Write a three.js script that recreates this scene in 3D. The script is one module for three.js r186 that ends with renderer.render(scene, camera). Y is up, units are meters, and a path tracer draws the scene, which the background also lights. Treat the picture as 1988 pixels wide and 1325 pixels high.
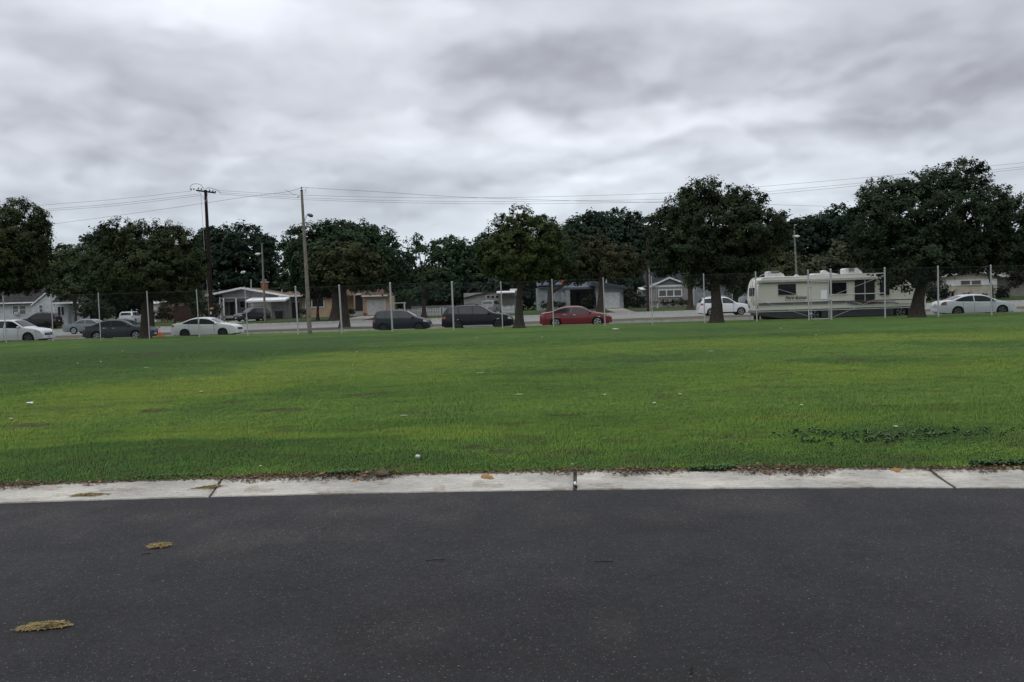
import * as THREE from 'three';
import { mergeGeometries } from 'three/addons/utils/BufferGeometryUtils.js';
import { RoundedBoxGeometry } from 'three/addons/geometries/RoundedBoxGeometry.js';
import { FontLoader } from 'three/addons/loaders/FontLoader.js';
import { TextGeometry } from 'three/addons/geometries/TextGeometry.js';

// ------------------------------------------------------------------ camera
const F = 1720, CX = 994, CY = 662.5, EYE = 1.6;          // photograph: 1988 x 1325 pixels, focal length in pixels
const scene = new THREE.Scene();
const camera = new THREE.PerspectiveCamera(2 * Math.atan(662.5 / F) * 180 / Math.PI, 1988 / 1325, 0.1, 2000);
camera.rotation.order = 'YXZ';
camera.position.set(0, EYE, 0);
camera.rotation.set(-2.61 * Math.PI / 180, 0, -1.75 * Math.PI / 180);
camera.updateMatrixWorld();
const renderer = new THREE.WebGLRenderer({ antialias: true });
renderer.setSize(1024, 682);
renderer.toneMapping = THREE.LinearToneMapping;
renderer.toneMappingExposure = 1.0;
renderer.shadowMap.enabled = true;

// ------------------------------------------------------------------ random numbers and noise
function rng(seed) { let a = seed >>> 0; return () => { a = (a + 0x6D2B79F5) >>> 0; let t = a; t = Math.imul(t ^ (t >>> 15), t | 1); t ^= t + Math.imul(t ^ (t >>> 7), t | 61); return ((t ^ (t >>> 14)) >>> 0) / 4294967296; }; }
const R0 = rng(7);
const LAT = new Float32Array(4096); for (let i = 0; i < 4096; i++) LAT[i] = R0();
const h3 = (x, y, z) => LAT[(Math.imul(x, 73856093) ^ Math.imul(y, 19349663) ^ Math.imul(z, 83492791)) >>> 7 & 4095];
const sm = t => t * t * (3 - 2 * t);
function noise(x, y, z = 0) {
  const X = Math.floor(x), Y = Math.floor(y), Z = Math.floor(z), u = sm(x - X), v = sm(y - Y), w = sm(z - Z);
  const l = (a, b, t) => a + (b - a) * t;
  return l(l(l(h3(X, Y, Z), h3(X + 1, Y, Z), u), l(h3(X, Y + 1, Z), h3(X + 1, Y + 1, Z), u), v),
    l(l(h3(X, Y, Z + 1), h3(X + 1, Y, Z + 1), u), l(h3(X, Y + 1, Z + 1), h3(X + 1, Y + 1, Z + 1), u), v), w);
}
function fbm(x, y, z, n) { let s = 0, a = 0.5, t = 0; for (let i = 0; i < n; i++) { s += a * noise(x, y, z); t += a; a *= 0.5; x = x * 2.03 + 17.1; y = y * 2.03 + 5.3; z = z * 2.03 + 9.7; } return s / t; }
function lumps(x, y, z, n) { let s = 0, a = .5, t = 0; for (let i = 0; i < n; i++) { s += a * Math.abs(2 * noise(x, y, z) - 1); t += a; a *= .55; x = x * 2.1 + 7.7; y = y * 2.1 + 3.1; z += 5.3; } return s / t; }
const clamp = (v, a, b) => Math.min(b, Math.max(a, v));
const step = (a, b, v) => sm(clamp((v - a) / (b - a), 0, 1));
const lerpP = (P, x) => { if (x <= P[0][0]) return P[0][1]; for (let i = 1; i < P.length; i++) if (x <= P[i][0]) return mix(P[i - 1][1], P[i][1], (x - P[i - 1][0]) / (P[i][0] - P[i - 1][0])); return P[P.length - 1][1]; };
const mix = (a, b, t) => a + (b - a) * t;

// a pixel gives a direction; the distance comes from the ground or the depth of the thing
const V = (x, y, z) => new THREE.Vector3(x, y, z);
function ray(px, py) { return V(px - CX, CY - py, -F).normalize().applyQuaternion(camera.quaternion); }
function at(px, py, d) { const r = ray(px, py); return r.multiplyScalar(-d / r.z).add(camera.position); }
function onGround(px, py, y = 0) { const r = ray(px, py); return r.multiplyScalar((y - EYE) / r.y).add(camera.position); }

// ------------------------------------------------------------------ sky: a computed overcast of layered cloud
{
  const W = 2048, H = 1024, data = new Float32Array(W * H * 4);
  const blobs = [[320, 15, 200, 34, .2], [650, 25, 260, 40, .18], [50, 165, 80, 28, .17], [1240, 236, 160, 22, .22], [830, 285, 130, 15, .12], [1755, 280, 70, 18, .12], [400, 322, 62, 24, .12],
    [1050, 305, 250, 50, .1], [950, 392, 300, 26, .1], [1700, 10, 220, 20, .05], [1480, 215, 120, 18, .1], [1560, 395, 200, 20, .08], [640, 330, 60, 22, .05], [1030, 362, 90, 9, .16],
    [1150, 130, 190, 60, -.2], [1000, 90, 120, 40, -.1], [1650, 110, 330, 80, -.16], [1900, 205, 150, 45, -.16], [1820, 150, 120, 40, -.08], [400, 135, 260, 55, -.02], [280, 212, 85, 24, -.05], [640, 235, 330, 50, -.07],
    [170, 350, 190, 32, -.09], [940, 367, 70, 10, -.16], [1560, 312, 40, 20, -.1], [1450, 265, 70, 20, -.1], [300, 395, 190, 24, -.08], [1300, 300, 90, 18, -.06], [560, 420, 120, 18, -.08], [100, 250, 160, 30, -.06]];
  const bl = blobs.map(([px, py, rx, ry, a]) => { const r = ray(px, py); return [Math.atan2(r.x, -r.z), Math.asin(r.y), rx / F, ry / F, a]; });
  for (let j = 0; j < H; j++) {
    const el = ((j + 0.5) / H - 0.5) * Math.PI, sy = Math.sin(el), cy = Math.cos(el);
    for (let i = 0; i < W; i++) {
      const ang = ((i + 0.5) / W - 0.5) * 2 * Math.PI, dx = Math.cos(ang) * cy, dz = Math.sin(ang) * cy, k = (j * W + i) * 4;
      let L = 0.4, c = [0.9, 1, 0.9];
      if (sy > -0.02) {
        const y = Math.max(sy, 0), s = 1 / (y + 0.16), x = dx * s, z = dz * s;
        const seen = Math.abs(Math.atan2(dx, -dz)) < 1.1 && el < .7, o = seen ? 0 : 2;
        const wx = fbm(x * 1.1 + 3, z * 1.1, 1.5, 3) - .5, wz = fbm(x * 1.1 - 7, z * 1.1 + 4, 6.5, 3) - .5;
        const n1 = fbm(x * .75 + wx * .8, z * .75 + wz * .8, 2.2, 4), n2 = fbm(x * 2.0 + wx * 1.4, z * 2.0 + wz * 1.4, 8.1, 6 - o), n3 = fbm(x * 6 + wx * 3, z * 6 + wz * 3, 4.4, 4 - o);
        L = 0.68 + 0.14 * (n1 - .5) + 0.24 * (n2 - .5) + 0.18 * (n3 - .5);
        const rag = step(.47, .56, fbm(x * 2.6 - wx * 2, z * 2.6 + wz * 2, 12.3, 5 - o));
        L -= 0.055 * (rag - .5);
        let az = Math.atan2(dx, -dz), e = el;
        if (seen) {
          az += (fbm(dx * 9, y * 16, dz * 9, 4) - .5) * .17; e += (fbm(dx * 9 + 31, y * 16, dz * 9, 4) - .5) * .075;
          const billow = .55 + .9 * fbm(dx * 24, y * 46, dz * 24 + 3, 4);
          const lowCloud = 1 - step(.12, .34, el), p1 = fbm(az * 9 + 4, e * 30, 3.3, 6), p2 = fbm(az * 21 + 4, e * 60, 7.7, 5); L += lowCloud * (.11 * (step(.44, .6, p1) - .5) + .10 * (p2 - .5)) + .16 * (fbm(az * 8, e * 17, 5.5, 6) - .5);
          { const l1 = lumps(az * 5, e * 11, 1.3, 4), l2 = lumps(az * 13 + 3, e * 28, 4.3, 4); L += .13 * (.36 - l1) + .11 * (.36 - l2) * (.25 + .75 * lowCloud); }
          for (const [a, b, rx, ry, am] of bl) { const q = ((az - a) / rx) ** 2 + ((e - b) / ry) ** 2; if (q < 4) L += .72 * am * billow * (1 - step(0, 4, q)); }
        }
        L *= 1 + 0.75 * step(.33, 1, y);                     // an overcast is brightest overhead
        L = L < .45 ? .45 - .16 * Math.tanh((.45 - L) / .2) : Math.min(L, 1.3);
        const hz = 1 - step(.02, .2, y), t = clamp((L - .35) / .4, 0, 1);
        c = [mix(mix(.93, .945, t), .90, hz), mix(mix(.97, .99, t), 1.01, hz), mix(1.13, 1.09, t)];
      } else { L = 0.12; c = [.9, 1, .8]; }
      data[k] = L * c[0]; data[k + 1] = L * c[1]; data[k + 2] = L * c[2]; data[k + 3] = 1;
    }
  }
  const sky = new THREE.DataTexture(data, W, H, THREE.RGBAFormat, THREE.FloatType);
  sky.mapping = THREE.EquirectangularReflectionMapping; sky.magFilter = sky.minFilter = THREE.LinearFilter; sky.wrapS = THREE.RepeatWrapping; sky.needsUpdate = true;
  scene.background = sky; scene.environment = sky;
}
const sun = new THREE.DirectionalLight(new THREE.Color().setRGB(1, .97, .92), 1.0);
sun.position.set(-30, 90, -20); sun.target.position.set(0, 0, -45);
sun.castShadow = true; sun.shadow.radius = 150; sun.shadow.mapSize.set(2048, 2048);
Object.assign(sun.shadow.camera, { left: -90, right: 90, top: 90, bottom: -90, near: 1, far: 260 });
scene.add(sun, sun.target);

// ------------------------------------------------------------------ naming and building helpers
const taken = {};
function numbered(n) { const k = taken[n] = (taken[n] ?? -1) + 1; return k ? n + '_' + String(k).padStart(3, '0') : n; }
function shade(o) { o.castShadow = o.receiveShadow = true; return o; }
function tag(o, label, category, group, kind) { if (label) o.userData.label = label; if (category) o.userData.category = category; if (group) o.userData.group = group; if (kind) o.userData.kind = kind; return o; }
function thing(name, label, category, pos = [0, 0, 0], group) { const g = new THREE.Group(); g.name = numbered(name); g.position.set(...pos); scene.add(g); return tag(g, label, category, group); }
function part(name, geo, mat, parent) { if (Array.isArray(geo)) geo = mergeGeometries(geo.map(g => { const q = g.index ? g.toNonIndexed() : g; if (!q.attributes.uv) q.setAttribute('uv', new THREE.BufferAttribute(new Float32Array(q.attributes.position.count * 2), 2)); for (const k of Object.keys(q.attributes)) if (!['position', 'normal', 'uv'].includes(k)) q.deleteAttribute(k); return q; })); const m = shade(new THREE.Mesh(geo, mat)); m.name = name; parent.add(m); return m; }
function solo(name, geo, mat, label, category, group) { const m = part(name, geo, mat, scene); m.name = numbered(name); return tag(m, label, category, group); }
function structure(name, geo, mat, label) { const m = part(name, geo, mat, scene); m.name = numbered(name); m.userData.kind = 'structure'; if (label) m.userData.label = label; return m; }
// texture coordinates in metres, by the main direction of each face
function metres(geo, s = 1) {
  const g = geo.index ? geo.toNonIndexed() : geo, p = g.attributes.position, n = p.count, uv = new Float32Array(n * 2), a = V(), b = V(), c = V();
  for (let i = 0; i < n; i += 3) {
    a.fromBufferAttribute(p, i); b.fromBufferAttribute(p, i + 1); c.fromBufferAttribute(p, i + 2);
    const nn = b.clone().sub(a).cross(c.clone().sub(a)), ax = Math.abs(nn.x), ay = Math.abs(nn.y), az = Math.abs(nn.z);
    [a, b, c].forEach((q, k) => { const [u, v] = az >= ax && az >= ay ? [q.x, q.y] : ay >= ax ? [q.x, q.z] : [q.z, q.y]; uv[(i + k) * 2] = u * s; uv[(i + k) * 2 + 1] = v * s; });
  }
  g.setAttribute('uv', new THREE.BufferAttribute(uv, 2)); return g;
}
function box(w, h, d, x = 0, y = 0, z = 0) { return metres(new THREE.BoxGeometry(w, h, d).translate(x, y, z)); }
function boxTo(x0, y0, z0, x1, y1, z1) { return box(Math.abs(x1 - x0), Math.abs(y1 - y0), Math.abs(z1 - z0), (x0 + x1) / 2, (y0 + y1) / 2, (z0 + z1) / 2); }
function rbox(w, h, d, r, x = 0, y = 0, z = 0) { return metres(new RoundedBoxGeometry(w, h, d, 2, r).translate(x, y, z)); }
function prism(pts, z0, z1) { const s = new THREE.Shape(pts.map(p => new THREE.Vector2(p[0], p[1]))); return metres(new THREE.ExtrudeGeometry(s, { depth: z1 - z0, bevelEnabled: false }).translate(0, 0, z0)); }
function prismX(pts, x0, x1) { return metres(prism(pts.map(([z, y]) => [-z, y]), x0, x1).rotateY(Math.PI / 2)); }   // points are (z, y)
function bar(a, b, r, r2 = r, seg = 8) { const A = V(...a), B = V(...b), d = B.clone().sub(A), g = new THREE.CylinderGeometry(r2, r, d.length(), seg, 1); g.applyQuaternion(new THREE.Quaternion().setFromUnitVectors(V(0, 1, 0), d.clone().normalize())); return g.translate(...A.add(B).multiplyScalar(.5).toArray()); }
function tube(pts, r, seg = 24, rad = 5) { return new THREE.TubeGeometry(new THREE.CatmullRomCurve3(pts.map(p => p.isVector3 ? p : V(...p))), seg, r, rad, false); }

// ------------------------------------------------------------------ textures: colour and relief of matter only
function texture(n, fn, srgb = true) {
  const d = new Uint8Array(n * n * 4);
  for (let j = 0; j < n; j++) for (let i = 0; i < n; i++) { const c = fn(i, j), k = (j * n + i) * 4; d[k] = clamp(c[0], 0, 255); d[k + 1] = clamp(c[1], 0, 255); d[k + 2] = clamp(c[2], 0, 255); d[k + 3] = 255; }
  const t = new THREE.DataTexture(d, n, n); if (srgb) t.colorSpace = THREE.SRGBColorSpace; t.wrapS = t.wrapT = THREE.RepeatWrapping; t.magFilter = THREE.LinearFilter; t.minFilter = THREE.LinearMipmapLinearFilter; t.generateMipmaps = true; t.needsUpdate = true; return t;
}
function rep(t, m) { const c = t.clone(); c.repeat.set(1 / m, 1 / m); c.needsUpdate = true; return c; }
function tileNoise(i, j, n, cells, seed) { const c = cells / n, x = i * c, y = j * c, X = Math.floor(x), Y = Math.floor(y), u = sm(x - X), v = sm(y - Y), q = (a, b) => h3(((a % cells) + cells) % cells, ((b % cells) + cells) % cells, seed); return mix(mix(q(X, Y), q(X + 1, Y), u), mix(q(X, Y + 1), q(X + 1, Y + 1), u), v); }
const grainT = texture(512, (i, j) => { const v = 238 + 26 * (tileNoise(i, j, 512, 8, 1) - .5) + 24 * (tileNoise(i, j, 512, 32, 2) - .5) + 34 * (tileNoise(i, j, 512, 128, 3) - .5) + 26 * (tileNoise(i, j, 512, 256, 4) - .5); return [v, v, v]; });
const bumpT = texture(512, (i, j) => { const v = 128 + 90 * (tileNoise(i, j, 512, 64, 5) - .5) + 110 * (tileNoise(i, j, 512, 200, 6) - .5); return [v, v, v]; }, false);
const barkT = texture(256, (i, j) => { const v = 190 + 80 * (tileNoise(i * 3 % 256, j, 256, 16, 8) - .5) + 90 * (tileNoise(i * 4 % 256, j, 256, 32, 9) - .5); return [v, v * .97, v * .93]; });
const shingleT = texture(512, (i, j) => { const r = Math.floor(j / 32), off = (r % 2) * 20 + h3(r, 3, 1) * 30, cN = Math.floor((i + off) / 40) % 13, t = h3(cN, r % 16, 11), edge = j % 32 < 4 ? -46 : 0; const v = 196 + 60 * (t - .5) + edge + 50 * (tileNoise(i, j, 512, 16, 12) - .5) + 34 * (tileNoise(i, j, 512, 200, 13) - .5); return [v, v, v]; });
const lin = (r, g, b) => new THREE.Color().setRGB(r, g, b);
const M = (c, rough = .8, o = {}) => new THREE.MeshPhysicalMaterial({ color: lin(...c), roughness: rough, specularIntensity: rough > .6 ? .35 : 1, ...o });
const grained = (c, m = 3, rough = .88, o = {}) => M(c, rough, { map: rep(grainT, m), bumpMap: rep(bumpT, .6), bumpScale: .008, ...o });
const stucco = c => grained(c, 4, .93);
const dim = c => new THREE.MeshPhysicalMaterial({ color: lin(...c), roughness: .4, specularIntensity: .3, clearcoat: .3, clearcoatRoughness: .1 });
const paint = (c, rough = .35) => new THREE.MeshPhysicalMaterial({ color: lin(...c), roughness: rough, specularIntensity: .6, clearcoat: .7, clearcoatRoughness: .1 });
const mats = {
  glass: new THREE.MeshPhysicalMaterial({ color: lin(.006, .008, .010), roughness: .08, specularIntensity: .45 }),
  carGlass: new THREE.MeshPhysicalMaterial({ color: lin(.026, .035, .036), roughness: .08, specularIntensity: .7 }),
  black: M([.012, .012, .013], .7), rubber: M([.016, .016, .017], .85), chrome: M([.55, .56, .58], .25, { metalness: 1 }), alloy: M([.42, .43, .44], .35, { metalness: .85 }),
  trim: grained([.70, .71, .70], 2, .7), white: grained([.80, .81, .81], 2, .6), galv: M([.40, .41, .42], .55, { metalness: .1, map: rep(grainT, .7) }), wire: M([.10, .105, .11], .75),
  head: new THREE.MeshPhysicalMaterial({ color: lin(.45, .47, .48), roughness: .12, clearcoat: 1 }), tail: new THREE.MeshPhysicalMaterial({ color: lin(.25, .015, .012), roughness: .15, clearcoat: 1 }), amber: M([.55, .2, .03], .3),
  concrete: grained([.44, .43, .40], 2.2, .9), drive: grained([.36, .34, .30], 3, .9), asphaltFar: grained([.19, .187, .182], 9, .92), asphaltMain: grained([.25, .245, .235], 11, .92),
  brick: grained([.30, .11, .065], 1, .9), bark: M([.11, .095, .082], .95, { map: rep(barkT, 1), bumpMap: rep(barkT, .5), bumpScale: .03 }), barkDark: M([.05, .043, .04], .95, { map: rep(barkT, 1), bumpMap: rep(barkT, .5), bumpScale: .03 }),
  wood: grained([.12, .07, .055], 1.4, .85), fence: grained([.055, .03, .027], 1.4, .85), orange: M([.75, .11, .03], .5), plate: M([.5, .5, .5], .5),
};
console.log('helpers ready');
// ------------------------------------------------------------------ ground levels
const LAWN = 0.03, ROAD = -0.33;
const gutterZ = x => { const q = clamp(x, -6, 6); return -(7.38 - .075 * q - .0105 * q * q - (x - q) * (.075 + .021 * q)); };   // edge between asphalt and concrete
const GW = .60;
const fenceA = onGround(12, 665, LAWN), fenceB = onGround(1926, 612, LAWN);
const fenceZ = x => fenceA.z + (fenceB.z - fenceA.z) * (x - fenceA.x) / (fenceB.x - fenceA.x);
const kerbZ = x => -(59.2 - .06 * x);
const lawnY = (x, z) => { const past = fenceZ(x) + .3 - z; let y = LAWN + .05 * (noise(x * .13, z * .13, 3) - .5) * step(9, 14, -z) * step(0, 6, z - fenceZ(x)); if (past > 0) y -= Math.min(.15, past * .05); return y; };
const farY = z => { const d = -z; return d < 104 ? ROAD : -.18 + .33 * step(104, 119, d); };
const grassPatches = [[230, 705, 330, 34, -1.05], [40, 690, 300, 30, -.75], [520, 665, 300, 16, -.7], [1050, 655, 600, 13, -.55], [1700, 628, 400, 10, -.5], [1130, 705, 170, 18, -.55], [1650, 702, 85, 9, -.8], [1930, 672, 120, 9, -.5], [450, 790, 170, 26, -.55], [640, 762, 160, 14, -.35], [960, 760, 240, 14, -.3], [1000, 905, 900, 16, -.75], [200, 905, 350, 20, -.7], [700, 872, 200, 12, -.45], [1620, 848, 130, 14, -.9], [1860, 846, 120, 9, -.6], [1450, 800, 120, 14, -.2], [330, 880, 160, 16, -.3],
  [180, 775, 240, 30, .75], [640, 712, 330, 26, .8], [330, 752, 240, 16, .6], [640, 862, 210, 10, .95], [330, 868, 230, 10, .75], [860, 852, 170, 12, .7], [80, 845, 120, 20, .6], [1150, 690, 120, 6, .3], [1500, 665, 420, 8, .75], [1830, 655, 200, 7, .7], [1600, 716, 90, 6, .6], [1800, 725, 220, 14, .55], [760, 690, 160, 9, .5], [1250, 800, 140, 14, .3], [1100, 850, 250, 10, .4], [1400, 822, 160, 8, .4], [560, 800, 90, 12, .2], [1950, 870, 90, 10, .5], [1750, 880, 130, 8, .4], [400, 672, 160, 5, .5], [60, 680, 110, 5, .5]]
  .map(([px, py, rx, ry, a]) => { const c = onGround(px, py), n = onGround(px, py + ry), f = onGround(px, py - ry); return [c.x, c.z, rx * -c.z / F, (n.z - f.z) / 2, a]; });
const soil = [[60, 829, 60, 5], [285, 690, 30, 3], [300, 800, 30, 4], [550, 800, 60, 4], [985, 884, 38, 6], [920, 876, 40, 4], [1660, 700, 40, 4], [1100, 812, 45, 3], [700, 770, 40, 3]].map(([px, py, rx, ry]) => { const c = onGround(px, py), n = onGround(px, py + ry), f = onGround(px, py - ry); return [c.x, c.z, rx * -c.z / F, (n.z - f.z) / 2]; });
function grassTone(x, z) {           // -1 dark green ... +1 yellow green
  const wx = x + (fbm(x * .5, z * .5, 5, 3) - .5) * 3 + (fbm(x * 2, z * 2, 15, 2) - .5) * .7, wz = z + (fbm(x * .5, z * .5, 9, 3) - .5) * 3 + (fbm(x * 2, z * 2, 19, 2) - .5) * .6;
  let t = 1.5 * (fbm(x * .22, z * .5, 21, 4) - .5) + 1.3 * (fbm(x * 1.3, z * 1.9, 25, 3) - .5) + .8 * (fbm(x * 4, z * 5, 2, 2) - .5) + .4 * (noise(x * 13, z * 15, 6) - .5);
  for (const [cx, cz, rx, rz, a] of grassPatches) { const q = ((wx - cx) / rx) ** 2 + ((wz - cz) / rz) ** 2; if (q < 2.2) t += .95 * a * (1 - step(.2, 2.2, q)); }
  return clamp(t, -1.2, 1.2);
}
function bareSoil(x, z) { let s = 0; for (const [cx, cz, rx, rz] of soil) { const q = ((x - cx) / rx) ** 2 + ((z - cz) / rz) ** 2 + 1.6 * (fbm(x * 5, z * 5, 31, 3) - .5); if (q < 1.2) s = Math.max(s, 1 - step(.3, 1.2, q)); } return s; }
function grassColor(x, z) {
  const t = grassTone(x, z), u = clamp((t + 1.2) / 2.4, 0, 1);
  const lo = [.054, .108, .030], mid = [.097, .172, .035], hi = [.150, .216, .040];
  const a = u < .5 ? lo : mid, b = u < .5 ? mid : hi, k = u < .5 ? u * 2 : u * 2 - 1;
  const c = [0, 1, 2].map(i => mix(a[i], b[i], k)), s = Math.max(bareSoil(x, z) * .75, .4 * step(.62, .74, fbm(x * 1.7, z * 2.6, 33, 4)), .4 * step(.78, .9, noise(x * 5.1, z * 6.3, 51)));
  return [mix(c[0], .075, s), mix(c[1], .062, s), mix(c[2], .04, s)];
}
const toByte = v => 255 * (v <= .0031308 ? v * 12.92 : 1.055 * Math.pow(v, 1 / 2.4) - .055);

// a ground sheet from x0 to x1 between two z-lines
function sheet(x0, x1, nx, zNear, zFar, nz, y, uv = 1) {
  const p = [], t = [], id = [];
  for (let i = 0; i <= nx; i++) for (let j = 0; j <= nz; j++) { const x = mix(x0, x1, i / nx), z = mix(zNear(x), zFar(x), j / nz); p.push(x, y(x, z), z); t.push(x * uv, z * uv); }
  for (let i = 0; i < nx; i++) for (let j = 0; j < nz; j++) { const a = i * (nz + 1) + j, b = a + nz + 1; id.push(a, b, a + 1, b, b + 1, a + 1); }
  const g = new THREE.BufferGeometry(); g.setAttribute('position', new THREE.Float32BufferAttribute(p, 3)); g.setAttribute('uv', new THREE.Float32BufferAttribute(t, 2)); g.setIndex(id); g.computeVertexNormals(); return g;
}
structure('ground', sheet(-900, 900, 4, () => 300, () => -1500, 4, () => -.5), grained([.07, .085, .04], 20));

// near asphalt: fine aggregate in the map, broad wear in the vertex colours
{
  const N = 2048, r = rng(11), h = new Float32Array(N * N), tint = new Float32Array(N * N);
  for (let j = 0; j < N; j++) for (let i = 0; i < N; i++) h[j * N + i] = .85 + .30 * (tileNoise(i, j, N, 16, 21) - .5) + .30 * (tileNoise(i, j, N, 128, 22) - .5) + .5 * (tileNoise(i, j, N, 640, 23) - .5) + .5 * (r() - .5);
  for (let k = 0; k < 80000; k++) {                        // light and dark stones in the mix
    const x = r() * N, y = r() * N, s = .7 + r() * r() * 1.9, v = r() < .6 ? 1.2 + r() * r() * 5.5 : .25 + .3 * r(), ti = r() - .4;
    for (let b = -3; b <= 3; b++) for (let a = -3; a <= 3; a++) if (a * a + b * b <= s * s) { const q = ((Math.floor(y + b) + N) % N) * N + (Math.floor(x + a) + N) % N; h[q] = v; tint[q] = ti; }
  }
  const tex = texture(N, (i, j) => { const q = j * N + i, v = h[q] * .0245, t = tint[q]; return [toByte(v * (1.02 + .2 * t)), toByte(v * (.98 + .06 * t)), toByte(v * (1.03 - .25 * t))]; });
  tex.repeat.set(1 / 4.2, 1 / 4.2);
  const stains = [[840, 970, .35, .2], [790, 1216, .25, .12], [1195, 1214, .16, .07], [320, 1000, .3, .12], [1480, 975, .6, .08], [505, 1100, .1, .05], [700, 990, .3, .1], [430, 1060, .3, .1]].map(([px, py, a, b]) => { const p = onGround(px, py); return [p.x, p.z, a, b]; });   // dried mud and road dust
  const g = sheet(-40, 40, 800, gutterZ, () => 30, 120, () => 0), c = [], P = g.attributes.position;
  for (let i = 0; i < P.count; i++) {
    const x = P.getX(i), z = P.getZ(i); let v = 1.0 + .42 * (fbm(x * .8, z * .8, 2, 4) - .5) + .5 * (fbm(x * .25, z * .9, 7, 3) - .5);
    const d = gutterZ(x) - z, dust = step(.5, .62, fbm(x * 1.1, z * 3.2, 12, 4)) * (d > -1.3 ? 1 : 0) * .4; // pale road dust along the gutter
    let st = 0; for (const [sx, sz, rx, rz] of stains) { const q = ((x - sx) / rx) ** 2 + ((z - sz) / rz) ** 2 + 1.5 * (fbm(x * 5, z * 5, 8, 3) - .5); st = Math.max(st, .45 * (1 - step(.1, 1.1, q))); }
    c.push(v * (1 + dust + st), v * (1 + dust * .9 + st * .8), v * (1 + dust * .66 + st * .45));
  }
  g.setAttribute('color', new THREE.Float32BufferAttribute(c, 3));
  structure('near_road', g, new THREE.MeshPhysicalMaterial({ color: 0xffffff, specularIntensity: .5, map: tex, vertexColors: true, roughness: .88, bumpMap: tex, bumpScale: .006 }));
}
const gutS = [[0, -.08], [0, .006], [.04, .012], [.35, .02], [.70, .034], [.74, .040], [.76, .036], [.79, .048], [.97, .052], [1.0, .045], [1.0, -.08]];   // cross-section: (share of the width, height)
const nearY = (x, z) => { const k = (gutterZ(x) - z) / GW; return k <= 0 ? 0 : k >= 1 ? LAWN + .012 : lerpP(gutS.slice(1, 10), k); };
// concrete gutter: one slab after another with open joints
{
  const g = new THREE.Group(); g.name = 'gutter'; g.userData.kind = 'structure'; scene.add(g);
  const N = 1024, r = rng(5), tex = texture(N, (i, j) => { let v = 194 + 52 * (tileNoise(i, j, N, 6, 31) - .5) + 30 * (tileNoise(i, j * 3, N, 32, 32) - .5) + 22 * (tileNoise(i, j, N, 128, 33) - .5) + 26 * (r() - .5); if (tileNoise(i, j, N, 96, 35) > .93) v -= 40; const st = step(.62, .8, tileNoise(i, j, N, 12, 38)) * tileNoise(i, j, N, 70, 39); return [v - 30 * st, v * .985 - 36 * st, v * .95 - 44 * st]; });
  tex.repeat.set(1 / 2, 1 / 2);
  const mat = [.98, 1.0, .95].map(k => new THREE.MeshStandardMaterial({ color: lin(.71 * k, .70 * k, .665 * k), map: tex, roughness: .92, bumpMap: tex, bumpScale: .012 }));
  const j1 = [onGround(395, 973).x, onGround(425, 943).x], j2 = [onGround(1116, 955).x, onGround(1117, 927).x], j3 = [onGround(1868, 953).x, onGround(1808, 922).x];
  const J = [[j1[0] - 9.9, j1[1] - 9.9], [j1[0] - 6.6, j1[1] - 6.6], [j1[0] - 3.3, j1[1] - 3.3], j1, j2, j3, [j3[0] + 3.3, j3[1] + 3.6], [j3[0] + 6.6, j3[1] + 6.6], [j3[0] + 9.9, j3[1] + 9.9]];
  const S = gutS;
  for (let s = 0; s < J.length - 1; s++) {
    const p = [], t = [], id = [], n = 40, gap = s === 4 - 0 || s === 4 ? .02 : .012;
    for (let i = 0; i <= n; i++) for (const [k, y] of S) { const xa = mix(J[s][0] + gap, J[s + 1][0] - gap, i / n), xb = mix(J[s][1] + gap, J[s + 1][1] - gap, i / n), x = mix(xa, xb, k), wob = .008 * (noise(x * 3, k * 9, s) - .5), edge = (i === 0 || i === n) ? -.008 : 0; p.push(x, y + wob * .5 + (y > 0 ? edge : 0), gutterZ(x) - k * GW + (k === 0 ? .014 * (noise(x * 9, 2, 5) - .5) : wob)); t.push(x, k * GW * 1.3 + y + s * .37); }
    const m = S.length; for (let i = 0; i < n; i++) for (let j = 0; j < m - 1; j++) { const a = i * m + j, b = a + m; id.push(a, b, a + 1, b, b + 1, a + 1); }
    for (const e of [0, n]) for (let j = 1; j < m - 1; j++) e ? id.push(e * m, e * m + j + 1, e * m + j) : id.push(0, j, j + 1);
    const geo = new THREE.BufferGeometry(); geo.setAttribute('position', new THREE.Float32BufferAttribute(p, 3)); geo.setAttribute('uv', new THREE.Float32BufferAttribute(t, 2)); geo.setIndex(id); geo.computeVertexNormals();
    part(s ? 'concrete_slab_' + String(s).padStart(3, '0') : 'concrete_slab', geo, mat[s % 3], g);
  }
  // soil that fills the joints and the bed under the slabs
  structure('gutter_bed', sheet(-14, 14, 80, x => gutterZ(x) + .0, x => gutterZ(x) - GW - .05, 12, (x, z) => Math.min(nearY(x, z), .045) - .013), grained([.075, .06, .045], .5, .95));
}
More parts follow.
